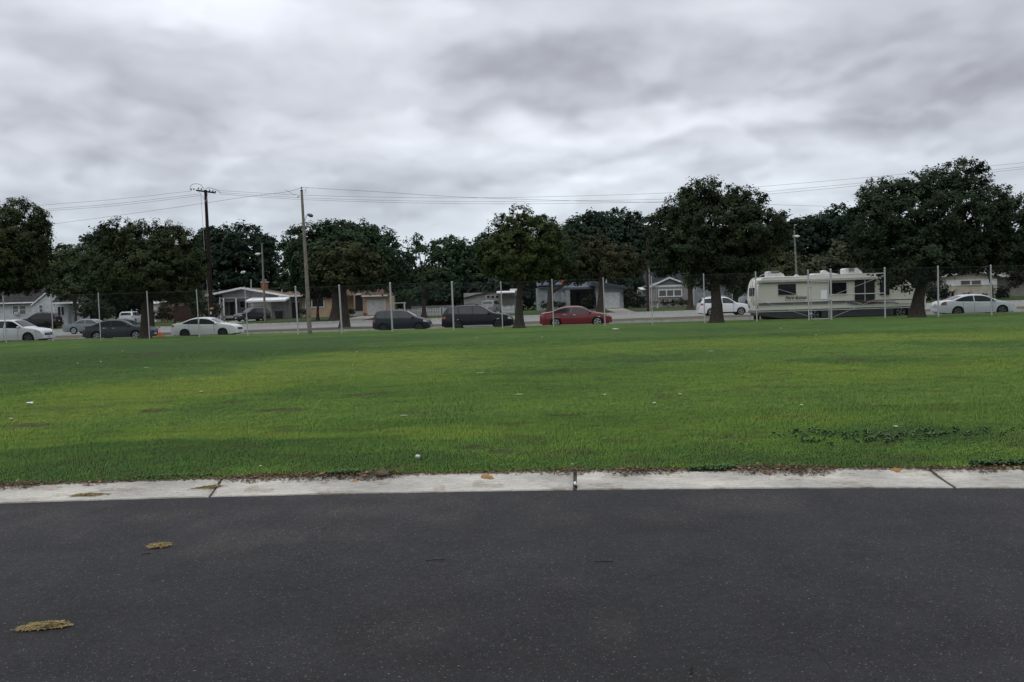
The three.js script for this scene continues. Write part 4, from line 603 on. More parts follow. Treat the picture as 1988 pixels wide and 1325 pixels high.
    ax.forEach(x => {
      const w = .21, [t, rg, hub] = wheelGeo(R, w), wh = new THREE.Group(); wh.name = 'wheel'; wh.position.set(x, R, s * (W / 2 - w / 2 - .02)); if (s < 0) wh.rotation.y = Math.PI; g.add(wh);
      part('tyre', t, mats.rubber, wh); part('rim', rg, o.rim ?? mats.alloy, wh); part('brake_disc', hub, mats.black, wh);
    });
  }
  part('windshield', over(S.ws[0] * hl, S.ws[1] * hl, .9, .007), gl, g); part('rear_window', over(S.rear[0] * hl, S.rear[1] * hl, .86, .007), gl, g);
  const fw = W * .8; part('grille', rbox(.05, .16 * sy, fw * .62, .02, hl - .01, (o.grilleY ?? .56) * sy, 0), mats.black, g); part('grille_bar', rbox(.03, .03, fw * .5, .01, hl + .02, (o.grilleY ?? .56) * sy, 0), mats.chrome, g);
  part('front_bumper', rbox(.10, .16, fw * 1.0, .04, hl - .03, sill + .12, 0), o.bumper ?? mats.black, g); part('rear_bumper', rbox(.10, .2, fw * .96, .05, -hl + .03, sill + .16, 0), o.bumper ?? o.paint, g);
  part('number_plate', box(.02, .14, .32, -hl - .015, .78 * sy, 0), mats.plate, g); part('number_plate', box(.02, .12, .32, hl + .028, sill + .18, 0), mats.plate, g);
  return g;
}
const yawN = -Math.atan(.06), gCars = 'vehicles parked along the kerb by the fence';
const near = (pxc, d) => { const p = at(pxc, 640, d); return [p.x, ROAD, p.z]; };
const wht = paint([.62, .64, .65]), wht2 = paint([.60, .63, .60]);
car('parked_car', 'white crossover with dark windows parked under the round-crowned tree', 'car', gCars, near(30, 62.3), yawN, { shape: 'suv', L: 4.77, W: 1.88, H: 1.68, R: .37, paint: wht, rim: M([.12, .12, .12], .4, { metalness: .7 }), bumper: wht, head: [.80, .975, .70, .83], grilleY: .62, glass: mats.glass });
car('parked_car', 'dark grey sedan parked behind the tree trunk and orange cone', 'car', gCars, near(235, 62.4), yawN, { shape: 'sedan', L: 4.87, W: 1.83, H: 1.48, R: .33, paint: dim([.040, .045, .055]), handle: mats.chrome, bumper: dim([.040, .045, .055]) });
car('parked_car', 'white sedan with black window line and chrome grille', 'car', gCars, near(403, 61.9), yawN, { shape: 'sedan', L: 4.64, W: 1.77, H: 1.45, R: .32, paint: wht2, rim: M([.06, .06, .06], .4, { metalness: .6 }), bumper: wht2, head: [.82, .97, .68, .80], grilleY: .6, top: [[-1, .66], [-.99, .95], [-.93, 1.05], [-.82, 1.09], [-.66, 1.13], [-.40, 1.37], [-.27, 1.43], [-.09, 1.45], [.08, 1.42], [.2, 1.35], [.45, 1.06], [.56, 1.02], [.84, .90], [.95, .8], [.985, .66], [1, .52]] });
car('parked_car', 'dark slate hatchback with tall boxy roof', 'car', gCars, near(782, 61.6), yawN, { shape: 'hatch', L: 3.95, W: 1.72, H: 1.53, R: .31, paint: dim([.014, .019, .027]), rim: M([.03, .03, .032], .5), amber: true, bumper: dim([.014, .019, .027]), head: [.80, .98, .64, .80], tail: [-.99, -.9, .72, .96] });
car('parked_car', 'black crossover with roof rails and red tail light', 'car', gCars, near(929, 61.2), yawN, { shape: 'suv', L: 4.89, W: 1.84, H: 1.72, R: .36, paint: dim([.005, .006, .010]), rails: mats.black, rim: M([.03, .03, .032], .5), sillTrim: mats.galv, bumper: mats.black });
car('parked_car', 'dark red sedan with chrome window line', 'car', gCars, near(1118, 60.3), yawN, { shape: 'sedan', L: 4.84, W: 1.83, H: 1.46, R: .34, paint: paint([.18, .015, .022], .3), rim: M([.5, .5, .5], .35, { metalness: .8 }), bumper: paint([.17, .016, .02], .3), handle: mats.chrome });
car('parked_car', 'silvery white sedan with a red tail light behind the fence post', 'car', gCars, near(1890, 58.4), yawN, { shape: 'sedan', L: 4.85, W: 1.82, H: 1.45, R: .33, paint: paint([.54, .57, .60]), bumper: paint([.54, .57, .60]), rim: M([.14, .14, .14], .4, { metalness: .6 }), tail: [-.995, -.85, .76, .98] });
const onMain = (pxc, d) => { const p = at(pxc, 615, d); return [p.x, ROAD, p.z]; };
car('road_car', 'white hatchback with roof rails driving on the main road', 'car', null, onMain(1405, 80), 0, { shape: 'suv', L: 4.6, W: 1.8, H: 1.72, R: .35, paint: wht, rails: mats.trim, rim: mats.alloy, sillTrim: mats.black, bumper: wht, tail: [-.99, -.86, .96, 1.14] });
car('road_car', 'old grey-green sedan driving on the main road', 'car', null, onMain(178, 86), 0, { shape: 'sedan', L: 5.1, W: 1.85, H: 1.44, R: .33, paint: paint([.13, .175, .185]), rim: M([.5, .5, .5], .4, { metalness: .8 }), tumble: .42, bumper: paint([.12, .16, .17]), top: [[-1, .66], [-.99, .92], [-.95, .98], [-.7, 1.02], [-.6, 1.04], [-.40, 1.36], [-.3, 1.42], [-.1, 1.44], [.08, 1.41], [.16, 1.36], [.4, 1.0], [.5, .98], [.9, .88], [.97, .8], [.99, .62], [1, .5]] });
const home = (px, d) => { const p = at(px, 615, d); return [p.x, farY(-d) + .012, p.z]; };
car('driveway_car', 'black off-roader parked before the white house', 'car', null, home(76, 110), Math.PI, { shape: 'suv', L: 4.8, W: 1.9, H: 1.95, R: .4, paint: dim([.008, .008, .010]), rails: mats.black, glass: mats.glass, rim: mats.black });
car('driveway_car', 'white crossover seen from behind in a driveway', 'car', null, home(254, 113), Math.PI / 2 + .1, { shape: 'suv', L: 4.5, W: 1.86, H: 1.68, R: .36, paint: wht, tail: [-.99, -.86, .98, 1.14], bumper: mats.black });
car('driveway_car', 'dark grey van parked nose out before the white garage door', 'car', null, home(489, 112.5), -Math.PI / 2 - .75, { shape: 'suv', L: 4.5, W: 1.85, H: 1.72, R: .36, paint: paint([.020, .022, .028]), rails: mats.black });
car('driveway_car', 'silver-backed wagon parked by the picket fence', 'car', null, home(956, 113), Math.PI / 2 - .25, { shape: 'suv', L: 4.7, W: 1.85, H: 1.72, R: .36, paint: paint([.16, .17, .165]), tail: [-.99, -.86, 1.0, 1.14] });
car('driveway_car', 'pale blue van behind the white hatchback', 'car', null, home(1452, 112), Math.PI / 2 + .3, { shape: 'suv', L: 4.9, W: 1.9, H: 1.85, R: .36, paint: paint([.55, .58, .62]), glass: paint([.16, .21, .27], .2) });

// ------------------------------------------------------------------ motorhome
const FONT = await new FontLoader().loadAsync('fonts/droid/droid_sans_bold.typeface.json');
{
  const d = 57.2, b = at(1628, 620, d); b.y = ROAD; const g = thing('motorhome', 'long beige motorhome with dark lower skirt and roof air conditioners', 'motorhome', b.toArray(), null); g.rotation.y = 0;
  const m = (px, py, dz = 0) => { const p = at(px, py, d - dz); return [p.x - b.x, p.y - b.y]; };
  const x0 = m(1475, 580)[0], x1 = m(1797, 570)[0], W = 2.45, top = m(1560, 541)[1] + .12, low = m(1560, 600)[1];
  const cream = M([.76, .74, .66], .42), lowM = M([.05, .052, .058], .5, { map: rep(grainT, 6) }), grey = grained([.21, .22, .225], 2.5, .5), edgeM = mats.trim;
  // section across: rounded roof edges, extruded along the length
  const sec = (y0, y1, r, w) => { const s = new THREE.Shape(); s.moveTo(-w, y0); s.lineTo(0, y0); s.lineTo(0, y1 - r); s.quadraticCurveTo(0, y1, -r, y1); s.lineTo(-w + r, y1); s.quadraticCurveTo(-w, y1, -w, y1 - r); s.closePath(); return s; };
  const ext = (y0, y1, xa, xb, r, w = W) => metres(new THREE.ExtrudeGeometry(sec(y0, y1, r, w), { depth: xb - xa, bevelEnabled: true, bevelSize: .03, bevelThickness: .05, bevelSegments: 2, curveSegments: 6 }).rotateY(-Math.PI / 2).rotateY(Math.PI).translate(xa, 0, 0));
  const shell = new THREE.Shape(); // side outline with a raked rear and a curved nose
  shell.moveTo(x0 + .02, low); shell.lineTo(x0 - .1, low + .6); shell.quadraticCurveTo(x0 - .1, top - .15, x0 + .3, top); shell.lineTo(x1 - 1.9, top); shell.quadraticCurveTo(x1 - 1.3, top - .05, x1 - 1.0, top - .7); shell.lineTo(x1 - .55, low + 1.0); shell.quadraticCurveTo(x1 + .02, low + .9, x1, low); shell.closePath();
  part('body', metres(new THREE.ExtrudeGeometry(shell, { depth: W - .1, bevelEnabled: true, bevelSize: .05, bevelThickness: .05, bevelSegments: 3, curveSegments: 10 }).translate(0, 0, -W + .05)), cream, g);
  const skirt = new THREE.Shape(); const wx = [m(1582, 615)[0], m(1750, 610)[0]], wr = .48, by = .25;
  skirt.moveTo(x0 + .02, low - .06); skirt.lineTo(x0 + .05, by + .22); skirt.lineTo(x0 + 1.3, by + .02); for (const w of wx) { const th = Math.asin((by - .42) / wr); skirt.lineTo(w + wr * Math.cos(Math.PI - th), by); skirt.absarc(w, .42, wr, Math.PI - th, th, true); } skirt.lineTo(x1 - .15, by); skirt.lineTo(x1, low - .06); skirt.closePath();
  part('skirt', metres(new THREE.ExtrudeGeometry(skirt, { depth: W - .06, bevelEnabled: false, curveSegments: 14 }).translate(0, 0, -W + .03)), lowM, g);
  part('chassis', boxTo(x0 + .6, by - .05, -W + .5, x1 - .4, low, -.5), mats.black, g);
  for (const w of wx) for (const s of [0, 1]) { const wh = new THREE.Group(); wh.name = 'wheel'; wh.position.set(w, .42, s ? -W + .2 : -.2); if (s) wh.rotation.y = Math.PI; g.add(wh); const [t, rg, hb] = wheelGeo(.42, .26); part('tyre', t, mats.rubber, wh); part('rim', rg, M([.20, .20, .21], .45, { metalness: .5 }), wh); part('hub', hb, mats.black, wh); }
  const side = (n, px0, py0, px1, py1, off, th, mat, parent = g) => { const a = m(px0, (py0 + py1) / 2), c = m(px1, (py0 + py1) / 2), t = m((px0 + px1) / 2, py0)[1], bt = m((px0 + px1) / 2, py1)[1]; return part(n, boxTo(a[0], bt, .05 + off - th, c[0], t, .05 + off), mat, parent); };
  const rwin = (px0, py0, px1, py1) => { const a = m(px0, (py0 + py1) / 2), c = m(px1, (py0 + py1) / 2), t = m((px0 + px1) / 2, py0)[1], bt = m((px0 + px1) / 2, py1)[1], wn = part('window', rbox(c[0] - a[0], t - bt, .06, .028, (a[0] + c[0]) / 2, (t + bt) / 2, .045), mats.glass, g); part('frame', [box(c[0] - a[0] + .04, .03, .05, (a[0] + c[0]) / 2, t, .05), box(c[0] - a[0] + .04, .03, .05, (a[0] + c[0]) / 2, bt, .05), box(.03, t - bt, .05, a[0], (t + bt) / 2, .05), box(.03, t - bt, .05, c[0], (t + bt) / 2, .05)], mats.black, wn); };
  rwin(1511.5, 552.5, 1544.5, 572); rwin(1609, 549.5, 1642.5, 570.5); rwin(1709, 549, 1726, 572.5);
  const dark = side('sliding_screen', 1659.5, 541.5, 1698, 583, .012, .03, M([.010, .011, .014], .5)); side('screen_post', 1677.6, 540, 1679.8, 585, .05, .05, mats.galv, dark);
  side('awning', 1470, 541.5, 1722, 545.5, .09, .1, edgeM); side('awning_rail', 1470, 547, 1660, 549.2, .03, .04, grained([.28, .28, .26], 2, .6));
  side('belt_stripe', 1472, 586.6, 1640, 591.6, .006, .02, grey); side('belt_line', 1472, 584.8, 1790, 586.4, .008, .02, M([.06, .06, .065], .6)); side('lower_molding', 1472, 600.4, 1795, 601.9, .012, .03, edgeM);
  const dec = (n, pts, mat, off) => part(n, prism(pts.map(([px, py]) => m(px, py)), .052, .052 + off), mat, g);
  dec('swoosh', [[1638, 587], [1655, 585.5], [1672, 591.5], [1664, 592.5], [1650, 590.5]], M([.10, .12, .15], .5), .008); dec('swoosh', [[1655, 584.6], [1690, 586], [1730, 589.5], [1700, 590], [1678, 591.6], [1668, 592.6], [1676, 589]], M([.08, .035, .035], .5), .012); dec('swoosh', [[1690, 585], [1745, 588], [1745, 590], [1715, 588.5]], M([.17, .18, .19], .5), .009);
  side('nose_panel', 1737, 580, 1790, 588.5, .004, .02, cream);
  // lettering on the flank
  const tx = (s, size, px, py, n) => { const t = new TextGeometry(s, { font: FONT, size, depth: .006, curveSegments: 4 }); t.applyMatrix4(new THREE.Matrix4().makeShear(0, 0, .55, 0, 0, 0)); t.computeBoundingBox(); const p = m(px, py); t.translate(p[0], p[1], .052); return part(n, metres(t), M([.012, .012, .014], .6), g); };
  const a = tx('Pace Arrow', .21, 1524, 581.6, 'lettering'); a.geometry.computeBoundingBox(); { const bb = a.geometry.boundingBox, w = m(1567, 580)[0] - m(1524, 580)[0], s = w / (bb.max.x - bb.min.x); a.geometry.translate(-bb.min.x, 0, 0).scale(s, 1, 1).translate(m(1524, 580)[0], 0, 0); }
  side('underline', 1546, 579.3, 1566, 580.1, .008, .006, M([.02, .02, .022], .6)); for (let i = 0; i < 6; i++) side('underline', 1525 + i * 6.6, 583.4, 1529 + i * 6.6, 584.1, .012, .006, M([.03, .03, .032], .6));
  // roof
  const roofBox = (n, px0, px1, pyT, nose, mat, z0, z1) => { const a0 = m(px0, 532)[0], a1 = m(px1, 532)[0], t = m((px0 + px1) / 2, pyT)[1]; const p = [[a0 + .05, top - .02], [a0, t - .08], [a0 + .08, t], [a1 - nose, t], [a1 - nose * .25, (t + top) / 2], [a1, top - .02]]; return part(n, prism(p, z0, z1), mat, g); };
  const ac1 = roofBox('air_conditioner', 1497, 1531, 526, .5, mats.trim, -1.5, -.6); const s1 = m(1503, 530), s2 = m(1519, 527); part('grille', [boxTo(s1[0], s1[1] - .02, -.6, s2[0], s1[1] + .07, -.588), boxTo(s1[0], s1[1] + .1, -.6, s2[0], s1[1] + .19, -.588)], M([.1, .1, .1]), ac1);
  const ac2 = roofBox('air_conditioner', 1648, 1683, 520, .35, mats.trim, -1.5, -.6); const q1 = m(1655, 527), q2 = m(1666, 520); part('grille', boxTo(q1[0], q1[1], -.6, q2[0], q2[1], -.588), grey, ac2);
  roofBox('roof_vent', 1605, 1622, 524, .4, mats.white, -1.2, -.7); roofBox('roof_pod', 1585, 1640, 530, .6, mats.white, -1.4, -.5); roofBox('roof_vent', 1553, 1560, 532.5, .1, mats.trim, -1.2, -.8);
  part('roof_rack', tube([[x0 + .15, top, -.4], [x0 + .2, top + .16, -.4], [x0 + .9, top + .16, -.4], [x0 + .95, top, -.4]], .018, 20), edgeM, g);
  // rear end: ladder, lamps, bumper, hitch
  const lad = part('ladder', [-.55, -.95].map(z => tube([[x0 + .1, top + .05, z], [x0 - .22, top - .1, z], [x0 - .24, low + .5, z], [x0 - .1, low + .3, z]], .02, 20)), mats.galv, g); for (let i = 0; i < 5; i++) part('rung', bar([x0 - .24, low + .65 + i * .3, -.55], [x0 - .24, low + .65 + i * .3, -.95], .014), mats.galv, lad);
  part('rear_window', rbox(.04, .55, 1.2, .015, x0 - .135, top - .9, -W / 2 - .1), mats.glass, g);
  for (const z of [-.22, -W + .22]) part('tail_light', rbox(.05, .34, .22, .02, x0 - .08, low + .28, z), mats.tail, g); part('rear_bumper', rbox(.2, .22, W - .1, .05, x0 - .02, low - .12, -W / 2), grey, g); part('hitch', boxTo(x0 - .05, by - .05, -W / 2 - .1, x0 + .3, by + .2, -W / 2 + .1), mats.black, g);
  part('windshield', prism([[x1 - 1.06, top - .62], [x1 - .62, low + 1.02], [x1 - .52, low + 1.03], [x1 - .95, top - .6]], -W + .2, -.2), mats.glass, g);
  part('side_mirror', rbox(.2, .42, .12, .04, x1 - .7, low + 1.35, .22), edgeM, g);
}
// ------------------------------------------------------------------ fence of chain link
{
  const g = thing('chain_link_fence', 'tall galvanised chain-link fence along the far edge of the lawn', 'fence', [0, 0, 0]);
  const posts = [[5, 575, 12, 665, .032], [98, 571, 103, 662, .03], [190, 569, 195, 659, .032], [284.5, 566, 290, 658, .036], [381, 563, 387, 657, .034], [475, 560, 481, 655, .032], [573, 556.5, 579, 651, .05], [658, 554, 664, 649, .052], [757, 549.5, 762, 647, .055], [877, 547.5, 881, 642, .055], [972, 547, 976, 638.5, .034], [1071.5, 542.5, 1075, 635, .034], [1171, 539.5, 1175, 634, .034], [1264.5, 537, 1267, 630, .032], [1366, 531.5, 1369, 630, .036], [1467, 528, 1470, 624, .042], [1569, 524.5, 1571, 624.5, .045], [1613, 523, 1614.5, 622, .055], [1718, 520, 1719, 621, .046], [1821.5, 517, 1822.5, 616, .046], [1924, 515, 1926, 613, .044]];
  const P = posts.map(([tx, ty, bx, by, r]) => { const d = ray(bx, by), k = (fenceB.z - fenceA.z) / (fenceB.x - fenceA.x); const t = (fenceA.z - k * fenceA.x) / (d.z - k * d.x); const p = d.multiplyScalar(t); const tp = at(tx, ty, -p.z); return { x: p.x, z: p.z, h: tp.y - LAWN, lean: tp.x - p.x, r: r * .9 }; });
  const avgGap = (P[20].x - P[0].x) / 20; for (let i = 1; i <= 3; i++) { P.unshift({ ...P[0], x: P[0].x - avgGap, z: fenceZ(P[0].x - avgGap) }); const e = P[P.length - 1]; P.push({ ...e, x: e.x + avgGap, z: fenceZ(e.x + avgGap) }); }
  const gi = 3 + 16; // bay between these two posts is the gate
  const link = (x0, z0, h0, x1, z1, h1, y0 = .06, y1 = null) => { // crossed diagonal wires, two layers
    const G = [], L = Math.hypot(x1 - x0, z1 - z0), H = y1 ?? Math.min(h0, h1) - .06, s = .072, ux = (x1 - x0) / L, uz = (z1 - z0) / L, hgt = H - y0;
    for (const dir of [1, -1]) for (let c = -hgt; c < L; c += s) {
      let a = c, b = c + hgt, ya = 0, yb = hgt; if (a < 0) { ya = -a; a = 0; } if (b > L) { yb = hgt - (b - L); b = L; } if (b - a < .03) continue; if (dir < 0) { a = L - a; b = L - b; }
      const o = dir * .003, A = V(x0 + ux * a - uz * o, LAWN + y0 + ya, z0 + uz * a + ux * o), B = V(x0 + ux * b - uz * o, LAWN + y0 + yb, z0 + uz * b + ux * o); G.push(bar(A.toArray(), B.toArray(), .0006, .0006, 3).toNonIndexed());
    }
    return G;
  };
  P.forEach((p, i) => {
    part('post', [bar([p.x, -.15, p.z], [p.x + p.lean, LAWN + p.h - .03, p.z], p.r, p.r, 12), new THREE.SphereGeometry(p.r * 1.25, 10, 6).translate(p.x + p.lean, LAWN + p.h - .03, p.z)], mats.galv, g);
    if (i && i - 1 !== gi) {
      const q = P[i - 1]; part('chain_link_panel', link(q.x, q.z, q.h, p.x, p.z, p.h), mats.wire, g);
      part('tension_wire', [bar([q.x + q.lean, LAWN + q.h - .07, q.z], [p.x + p.lean, LAWN + p.h - .07, p.z], .004, .004, 5), bar([q.x, LAWN + .07, q.z], [p.x, LAWN + .07, p.z], .004, .004, 5)], mats.wire, g);
    }
  });
  const A = P[gi], B = P[gi + 1], C = P[gi + 2], D = P[gi - 1], rail = (q, p, y0, y1, r) => part('rail', bar([q.x, LAWN + y0, q.z], [p.x, LAWN + y1, p.z], r, r, 8), mats.galv, g), rod = (q, p, y0, y1) => part('truss_rod', bar([q.x, LAWN + y0, q.z + .06], [p.x, LAWN + y1, p.z + .06], .010, .010, 5), mats.galv, g);
  rail(B, C, B.h - .32, C.h - .3, .025); rail(B, C, 1.36, 1.36, .025); rod(B, C, 1.3, C.h - .4); rod(B, C, .1, 1.25); rail(D, A, D.h - .35, D.h - .35, .018); rail(A, B, A.h - .3, B.h - .3, .025); rod(D, A, D.h - .6, 1.2); rod(D, A, 1.2, .2);
  // gate
  const gt = thing('fence_gate', 'narrow chain-link gate with a white paper notice', 'gate', [0, 0, 0]); const gx0 = A.x + .13, gx1 = B.x - .12, gz = z => z, zA = mix(A.z, B.z, .1), zB = mix(A.z, B.z, .9), gh = 2.08;
  const fr = part('frame', [bar([gx0, LAWN + .04, zA], [gx1, LAWN + .04, zB], .024), bar([gx0, LAWN + gh, zA], [gx1, LAWN + gh, zB], .024), bar([gx0, LAWN + .04, zA], [gx0, LAWN + gh, zA], .026), bar([gx1, LAWN + .04, zB], [gx1, LAWN + gh, zB], .026), bar([gx0, LAWN + 1.12, zA], [gx1, LAWN + 1.12, zB], .02)], mats.galv, gt);
  part('chain_link_panel', link(gx0, zA, 2, gx1, zB, 2, .06, gh - .02), mats.wire, gt);
  for (const y of [.3, 1.75]) part('hinge', boxTo(A.x, LAWN + y, zA - .04, gx0 + .05, LAWN + y + .1, zA + .04), mats.galv, gt); part('latch', rbox(.16, .12, .08, .02, gx1 + .06, LAWN + 1.1, zB + .04), mats.galv, gt);
  part('notice', boxTo(mix(gx0, gx1, .54), LAWN + 1.13, zB + .035, mix(gx0, gx1, .88), LAWN + 1.62, zB + .04), M([.62, .64, .70], .8), gt).userData.label = 'white paper notice on the gate mesh';
}
console.log('vehicles and fence');
// ------------------------------------------------------------------ poles, lamps and wires
const poleGrey = M([.34, .325, .30], .9, { map: rep(barkT, 1) }), poleDark = M([.035, .026, .024], .9, { map: rep(barkT, 1) }), poleRed = M([.085, .05, .042], .9, { map: rep(barkT, 1) });
function pole(px0, py0, px1, py1, d, y) { const b = at(px0, py0, d), t = at(px1, py1, d); b.y = y; return { b, top: [t.x - b.x, t.y - b.y, 0] }; }
{ // dark utility pole with a crossarm
  const { b, top } = pole(410.5, 616, 398.5, 369, 105.5, farY(-105.5)), g = thing('utility_pole', 'tall dark wooden utility pole with a crossarm and insulators', 'pole', b.toArray()), s = 105.5 / F;
  part('shaft', metres(bar([0, -.3, 0], top, .27, .17, 12)), poleDark, g);
  const arm = (z) => part('crossarm', [bar([top[0] - 1.05, top[1] - .02, z], [top[0] + 1.1, top[1] - .36, z], .09, .09, 6)], poleDark, g); arm(.2); arm(-.2);
  for (const [x, y] of [[-1.6, .08], [-1.3, .1], [-.75, .18], [-.4, .08], [.55, -.1], [.95, -.2], [1.25, -.26]]) part('insulator', new THREE.CylinderGeometry(.09, .07, .18, 8).translate(top[0] + x, top[1] + y, .22), M([.09, .1, .1], .4), g);
  for (const x of [-.8, .4]) part('brace', bar([top[0] + x, top[1] - .15 - .1 * x, .2], [top[0] + .05, top[1] - 1.4, .18], .025), mats.galv, g);
  const T = (x, y, z) => [top[0] + x, top[1] + y, z];
  part('jumper_wire', [tube([T(-1.8, -.02, .2), T(-1.6, .55, .2), T(-1.2, .72, .2), T(-.5, .6, .2), T(-.1, .1, .2)], .025, 20), tube([T(.1, .15, .2), T(.5, .22, .2), T(.9, .1, .2), T(1.4, -.05, .2), T(1.8, -.42, .2)], .025, 20)], mats.black, g);
  part('marker_band', new THREE.CylinderGeometry(.262, .264, .22, 12).translate(0.02, 1.95, 0), M([.45, .2, .02], .6), g); part('notice', box(.12, .3, .02, .02, 1.4, .26), mats.plate, g);
  part('conduit', bar([-.22, 0, .1], T(-.55, -.4, .1), .02), mats.galv, g);
}
{ // pale pole with lamp at the fence
  const { b, top } = pole(601.5, 650, 585.3, 370, 56, -.1), g = thing('lamp_pole', 'pale grey wooden pole with a lamp arm behind the fence', 'lamp post', b.toArray());
  part('shaft', metres(bar([0, -.3, 0], top, .15, .075, 12)), poleGrey, g);
  part('insulator', [bar([top[0], top[1], 0], [top[0], top[1] + .12, 0], .02), new THREE.SphereGeometry(.05, 8, 6).scale(1, 1.4, 1).translate(top[0], top[1] + .16, 0)], M([.05, .05, .055], .5), g); part('pole_cap', new THREE.CylinderGeometry(.085, .085, .06, 10).translate(top[0], top[1], 0), mats.black, g);
  const q = (px, py) => { const p = at(px, py, 55.9); return [p.x - b.x, p.y - b.y, .1]; }, L = q(602, 418);
  part('lamp_arm', tube([q(590.5, 432), q(593, 425), q(596, 417), q(599, 416)], .025, 16), mats.galv, g);
  const lamp = part('lamp_head', new THREE.SphereGeometry(.2, 18, 10).scale(1, .55, .75).rotateZ(-.3).translate(L[0], L[1], .1), M([.11, .115, .125], .4, { metalness: .5 }), g); part('lens', new THREE.SphereGeometry(.16, 16, 8).scale(1, .5, .75).rotateZ(-.3).translate(L[0] + .015, L[1] - .05, .1), M([.05, .05, .055], .2), lamp);
  part('bracket', [tube([q(581, 380), q(579, 382.5), q(576, 384)], .018, 8), tube([q(592, 371), q(594, 366), q(597, 364)], .008, 8), tube([q(591, 376), q(594, 372), q(591, 369)], .008, 8)], mats.black, g);
}
function farLamp(label, px0, py0, px1, py1, d, lx, ly) {
  const { b, top } = pole(px0, py0, px1, py1, d, farY(-d)), g = thing('lamp_pole', label, 'lamp post', b.toArray()); part('shaft', metres(bar([0, -.3, 0], top, .15, .09, 10)), poleGrey, g);
  const p = at(lx, ly, d - .2), q = [p.x - b.x, p.y - b.y, .2], s = Math.sign(q[0] - top[0] * .85), y0 = q[1] - .35; part('lamp_arm', tube([[top[0] * (y0 / top[1]), y0, .05], [q[0] - s * .5, q[1] + .08, .15], [q[0] - s * .2, q[1] + .08, .2]], .035, 12), mats.galv, g); const lamp = part('lamp_head', new THREE.SphereGeometry(.28, 14, 8).scale(1.2, .5, .7).translate(...q), mats.trim, g); part('lens', new THREE.SphereGeometry(.2, 12, 6).scale(1.1, .5, .7).translate(q[0], q[1] - .07, q[2]), mats.plate, lamp);
}
farLamp('far lamp post before the grey gabled house', 514.5, 616, 508, 475, 106, 500, 493.5);
farLamp('far lamp post rising behind the motorhome', 1550, 596, 1542, 441, 106, 1547.5, 459);
{ const { b, top } = pole(1258.5, 603, 1257, 462, 106, farY(-106)), g = thing('utility_pole', 'slim reddish-brown wooden pole beside the boarded house', 'pole', b.toArray()); part('shaft', metres(bar([0, -.3, 0], top, .17, .13, 10)), poleRed, g); part('conduit', bar([.2, 0, .1], [.2, 5.2, .1], .05), mats.galv, g); }
const gW = 'overhead power lines';
const wireM = M([.09, .09, .10], .7);
function wire(label, pts, r) { solo('power_line', tube(pts.map(([px, py, d]) => at(px, py, d)), r, 60, 5), wireM, label, 'power line', gW); }
const D = 105.3, far3 = 'power line strung between the dark utility pole and the next pole';
wire('top power line from the crossarm pole over the trees', [[424, 370, D], [583, 379, D], [880, 384.5, D], [1110, 381, D], [1330, 373, D], [1560, 355.5, D], [1988, 316, D], [2150, 299, D]], .014);
wire('middle power line from the crossarm pole over the trees', [[425, 374, D], [583, 384, D], [880, 391.5, D], [1110, 390, D], [1330, 385, D], [1560, 366, D], [1988, 324, D], [2150, 307, D]], .014);
wire('lowest power line from the crossarm pole over the trees', [[426, 377, D], [583, 387.5, D], [880, 395.5, D], [1110, 395, D], [1330, 390, D], [1560, 371, D], [1988, 328, D], [2150, 311, D]], .014);
wire('power line from the lamp pole towards the broad dark tree', [[586, 364, 56], [740, 373, 57], [880, 382, 58], [1110, 390, 60], [1330, 394.5, 62], [1490, 397.5, 63], [1640, 402, 64], [1800, 408, 65]], .009);
wire('power line from the lamp pole past the crossarm pole', [[584, 365, 56], [560, 372, 56.5], [480, 382, 58], [395, 395, 60], [240, 417, 64], [95, 436, 68], [-60, 455, 72]], .009);
wire('drop wire looping beside the top of the lamp pole', [[553, 369, 57], [562, 373, 56.6], [570, 377.5, 56.2], [578, 379, 56]], .010);
wire('upper power line running off beyond the large round tree', [[-80, 415, D], [65, 400, D], [220, 387.5, D], [372, 371, D]], .014);
wire('middle power line running off beyond the large round tree', [[-80, 422, D], [65, 408.5, D], [220, 396, D], [386, 377, D]], .014);
wire('lower power line running off beyond the large round tree', [[-80, 426, D], [65, 411.5, D], [220, 400, D], [388, 380, D]], .014);
// ------------------------------------------------------------------ cone
{ const p = at(310, 655, 60.2), g = thing('traffic_cone', 'orange traffic cone with a white collar by the grey sedan', 'cone', [p.x, lawnY(p.x, p.z), p.z]); part('base', rbox(.36, .05, .36, .015, 0, .025, 0), mats.orange, g); part('cone', new THREE.LatheGeometry([[.15, .05], [.135, .1], [.04, .72], [.032, .74], [0, .74]].map(q => new THREE.Vector2(...q)), 20), mats.orange, g); part('collar', new THREE.LatheGeometry([[.108, .30], [.062, .58]].map(q => new THREE.Vector2(...q)), 20), M([.7, .7, .72], .5), g); }
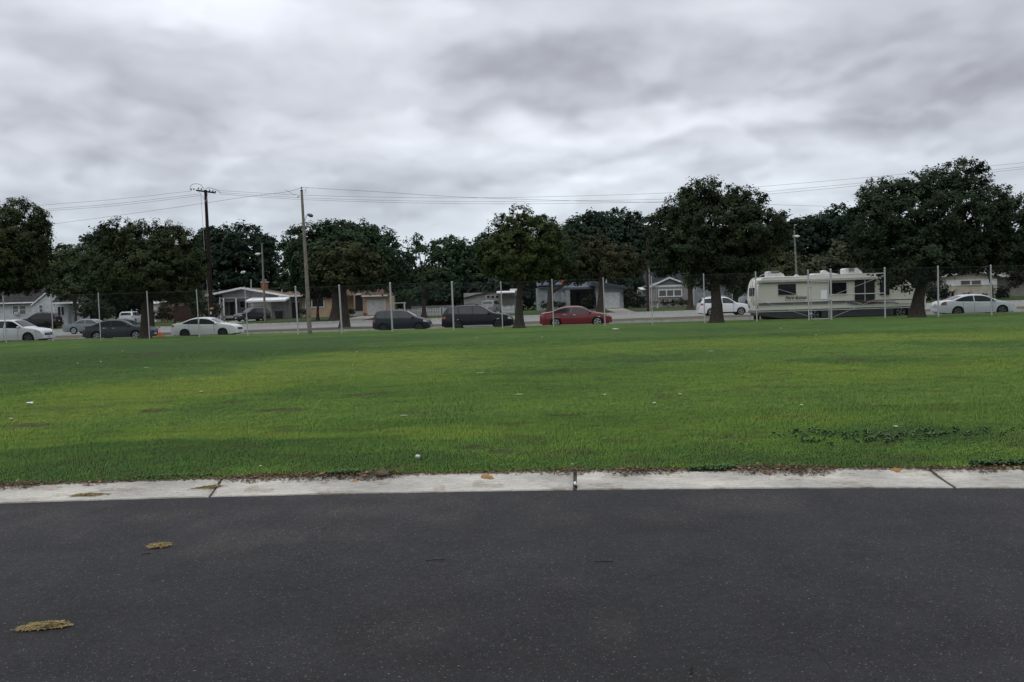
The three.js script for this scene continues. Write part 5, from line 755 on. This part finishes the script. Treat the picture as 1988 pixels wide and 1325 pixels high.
// ------------------------------------------------------------------ litter and dead matter
function straws(n, len, wid, spread, seed, hgt) { // a flattened mat of dry stalks
  const r = rng(seed), P = [], id = [], C = [];
  for (let i = 0; i < n; i++) {
    const a = r() * 6.283, q = (r() + r() + .3 * r()) * .62, x = Math.cos(a) * q * spread[0] * (.3 + 1.2 * noise(Math.cos(a) * 2.5 + 5, Math.sin(a) * 2.5 + 5, seed + q * 2)), z = Math.sin(a) * q * spread[1] * (.3 + 1.2 * noise(Math.cos(a) * 2.5, Math.sin(a) * 2.5, seed + 3 + q)), y = .004 + hgt * Math.max(0, 1 - q * q) * r(), o = r() * 3.14, l = len * (.3 + 1.1 * r()), cx = Math.cos(o) * l / 2, cz = Math.sin(o) * l / 2, wx = -Math.sin(o) * wid, wz = Math.cos(o) * wid, t = (r() - .5) * .3 * l, k = P.length / 3, m = .7 + .6 * r(), dk = r() < .2 ? .55 : 1;
    P.push(x - cx - wx, y - t * .2 + .002, z - cz - wz, x - cx + wx, y + .004, z - cz + wz, x + cx - wx, y + Math.max(0, t) + .002, z + cz - wz, x + cx + wx, y + Math.max(0, t) + .004, z + cz + wz); id.push(k, k + 1, k + 2, k + 1, k + 3, k + 2);
    for (let j = 0; j < 4; j++) C.push(.27 * m * dk, .205 * m * dk, .085 * m * dk);
  }
  const g = new THREE.BufferGeometry(); g.setAttribute('position', new THREE.Float32BufferAttribute(P, 3)); g.setAttribute('color', new THREE.Float32BufferAttribute(C, 3)); g.setIndex(id); g.computeVertexNormals(); return g;
}
const straw = new THREE.MeshStandardMaterial({ vertexColors: true, roughness: .9, side: THREE.DoubleSide });
function clump(label, px, py, y, n, spread, rot, hgt, seed) { let p = onGround(px, py, y); y = nearY(p.x, p.z) + .001; p = onGround(px, py, y); const m = solo('dry_grass_clump', straws(n, .05, .0011, spread, seed, hgt), straw, label, 'grass clump', null); m.position.set(p.x, y, p.z); m.rotation.y = rot; }
clump('long flat clump of dry yellow grass on the dark asphalt', 85, 1218, .002, 1800, [.095, .048], .12, .013, 5);
clump('round clump of dry yellow grass on the asphalt beyond the long one', 310, 1061, .002, 1000, [.062, .05], 0, .011, 9);
clump('brown clump of dead grass lying on the concrete gutter', 172, 963, .035, 700, [.13, .05], .1, .014, 14);
clump('brown scatter of dead grass at the slanting slab joint', 405, 948, .045, 300, [.12, .04], .3, .016, 23);
{ // brown leaf and stalk litter along the back of the gutter
  const r = rng(31), g = new THREE.BufferGeometry(); g.setAttribute('position', new THREE.Float32BufferAttribute([-.5, 0, 0, 0, .12, -.28, .5, 0, 0, 0, .05, .28], 3)); g.setIndex([0, 1, 2, 0, 2, 3]); g.computeVertexNormals();
  const n = 21000, im = new THREE.InstancedMesh(g, new THREE.MeshStandardMaterial({ roughness: .9, side: THREE.DoubleSide }), n), m = new THREE.Matrix4(), e = new THREE.Euler(), q = new THREE.Quaternion(), c = new THREE.Color();
  for (let i = 0; i < n; i++) {
    let x, w, t = 0; do { x = (r() * 2 - 1) * 7; w = step(.36, .66, fbm(x * 1.3, 4.4, 2.2, 3)); t++; } while (r() > .22 + w && t < 9);
    const off = (r() + r() + r() - 1.5) * (.06 + .12 * w), z = lawnBack(x) + .03 + off + .10 * (noise(x * 2.3, 7, 7) - .4) * w, s = r() < .5 ? .012 + .02 * r() : .02 + .05 * r() * r(), thin = r() < .6 ? .14 : .8;
    e.set((r() - .5) * .9, r() * 6.283, (r() - .5) * .9); q.setFromEuler(e); m.compose(V(x, nearY(x, z) + .03 * r() * r() * w + .005 + (z < lawnBack(x) ? .02 * r() : 0), z), q, V(s, s, s * thin)); im.setMatrixAt(i, m); const v = .5 + r() * .9, k = r(); k < .5 ? c.setRGB(.11 * v, .062 * v, .034 * v) : k < .88 ? c.setRGB(.19 * v, .135 * v, .075 * v) : c.setRGB(.06 * v, .045 * v, .034 * v); im.setColorAt(i, c);
  }
  im.name = 'leaf_litter'; tag(shade(im), 'brown leaf litter along the back of the concrete gutter', 'leaf litter', null, 'stuff'); scene.add(im);
}
function weed(label, px, py, n, spread, seed, tall = .12) { // broad-leaved weeds in the lawn
  const r = rng(seed), p = onGround(px, py, LAWN), G = [], t = thing('weed_patch', label, 'weeds', [p.x, lawnY(p.x, p.z), p.z], null), pos = [], id = [], col = [];
  for (let i = 0; i < n; i++) { const a = r() * 6.283, q = Math.sqrt(r()), cx = Math.cos(a) * q * spread[0], cz = Math.sin(a) * q * spread[1]; for (let l = 0; l < 6; l++) { const la = r() * 6.283, L = .02 + .03 * r(), h = tall * (.3 + .7 * r()), w = L * .35, dx = Math.cos(la), dz = Math.sin(la), k = pos.length / 3, v = .7 + .6 * r(); pos.push(cx, h * .5, cz, cx + dx * L * .6 - dz * w, h, cz + dz * L * .6 + dx * w, cx + dx * L * 1.2, h * .8, cz + dz * L * 1.2, cx + dx * L * .6 + dz * w, h, cz + dz * L * .6 - dx * w); id.push(k, k + 1, k + 2, k, k + 2, k + 3); for (let j = 0; j < 4; j++) col.push(.055 * v, .105 * v, .036 * v); } }
  const g = new THREE.BufferGeometry(); g.setAttribute('position', new THREE.Float32BufferAttribute(pos, 3)); g.setAttribute('color', new THREE.Float32BufferAttribute(col, 3)); g.setIndex(id); g.computeVertexNormals(); part('leaves', g, straw, t);
}
weed('dark broad-leaved weeds in a wide patch of the lawn', 1610, 850, 50, [.6, .55], 3, .055); weed('dark weeds trailing right of the wide weed patch', 1740, 855, 26, [.45, .4], 4, .05); weed('dark weeds in a long thin patch farther out', 1870, 842, 34, [.7, .3], 5, .05);
weed('dark weeds at the gutter beside the brown litter', 1385, 917, 90, [.22, .06], 6, .06); weed('dark weeds at the gutter by the slanting joint at the far end', 1950, 908, 130, [.3, .07], 7, .07); weed('dark weeds at the gutter near the white paper strip', 330, 932, 90, [.4, .06], 8, .05); weed('small dark weeds by the rock at the gutter', 668, 926, 60, [.15, .05], 9, .06);
const paperM = M([.72, .73, .74], .85, { side: THREE.DoubleSide });
function crumple(s, seed, flat = .5) { const g = new THREE.IcosahedronGeometry(s, 2), P = g.attributes.position, v = V(); for (let i = 0; i < P.count; i++) { v.fromBufferAttribute(P, i); const k = .7 + .7 * noise(v.x / s * 1.6 + 9, v.y / s * 1.6 + seed, v.z / s * 1.6 + 3); P.setXYZ(i, v.x * k, v.y * k * flat, v.z * k); } g.computeVertexNormals(); return g.translate(0, s * flat * .7, 0); }
function bit(name, label, px, py, geo, mat, group, y = LAWN + .02) { let p = onGround(px, py, y); if (-p.z < 8.3) { y = nearY(p.x, p.z) + .001; p = onGround(px, py, y); } const m = solo(name, geo, mat, label, 'litter', group); m.position.set(p.x, y, p.z); m.rotation.y = (px % 7) * .4; return m; }
bit('crumpled_paper', 'crumpled white paper ball on the grass near the gutter', 811, 889, crumple(.021, 1, .85), paperM, null, LAWN + .03);
bit('paper_strip', 'white paper strip at the back of the concrete gutter', 290, 941, rbox(.15, .008, .03, .003), paperM, null, .07).rotation.y = .05;
bit('bottle_cap', 'white cap with a dark side in the slab joint', 1117, 943, [new THREE.CylinderGeometry(.017, .017, .02, 14).rotateX(1.2).translate(0, .016, 0)], paperM, null, .014);
bit('bottle_cap', 'small black cap beside the white one in the slab joint', 1118, 948, new THREE.CylinderGeometry(.014, .014, .018, 14).rotateX(.6).translate(0, .012, 0), mats.black, null, .016);
bit('flat_paper', 'flat white paper scrap far out before the red sedan', 1195, 639, rbox(.3, .02, .2, .008), paperM, null, LAWN + .05);
bit('crumpled_paper', 'crumpled white wrapper at the yellowish end of the lawn', 57, 784, crumple(.055, 4, .3), paperM, null);
const sc = [[20, 813], [150, 706], [195, 703], [283, 714], [237, 682], [692, 684], [932, 724], [925, 656], [1052, 655], [784, 807], [1174, 767], [1270, 783], [1381, 682], [1585, 651], [1556, 787], [1740, 828], [1320, 766], [1516, 638], [390, 760], [1112, 902], [505, 905], [1008, 600 + 166]];
sc.forEach(([px, py], i) => bit('litter_scrap', 'small pale scrap of litter lying in the grass', px, py, i % 3 ? crumple(.012 + .001 * (900 - py) / 12, i, .35) : rbox(.016 + (930 - py) * .0006, .008, .02 + (930 - py) * .0002, .003), M([.34 + .08 * (i % 3), .34 + .08 * (i % 3), .28 + .08 * (i % 3)], .9), 'litter scraps scattered over the lawn'));
const leafM = M([.27, .15, .06], .9, { side: THREE.DoubleSide });
[[690, 937], [735, 924], [945, 929], [955, 932], [1490, 922], [1740, 917], [1935, 914]].forEach(([px, py], i) => bit('fallen_leaf', 'curled dry brown leaf at the edge of the gutter', px, py, crumple(.03 + .01 * (i % 3), i + 30, .35), i % 3 === 1 ? M([.16, .10, .06], .9) : leafM, 'dry leaves along the gutter', i === 7 ? .004 : .058));
bit('rock', 'brown lump of soil and dead roots at the back of the gutter', 742, 924, crumple(.05, 77, .5), grained([.17, .13, .09], .4), null, .04).userData.category = 'rock';
const twigM = M([.02, .016, .014], .9);
[[845, 1090, .12, .1], [1173, 1093, .11, -.1], [283, 1078, .06, .6], [1342, 1305, .08, 1.3], [1010, 1400, .1, .2]].forEach(([px, py, l, a], i) => { const m = bit('twig', 'thin dark twig lying on the asphalt', px, py, tube([[-l / 2, .006, 0], [-l / 6, .010, .006], [l / 5, .006, -.004], [l / 2, .007, .004]], .0026, 10, 5), twigM, 'twigs on the asphalt', .002); m.rotation.y = a; });
console.log('done');
renderer.render(scene, camera);
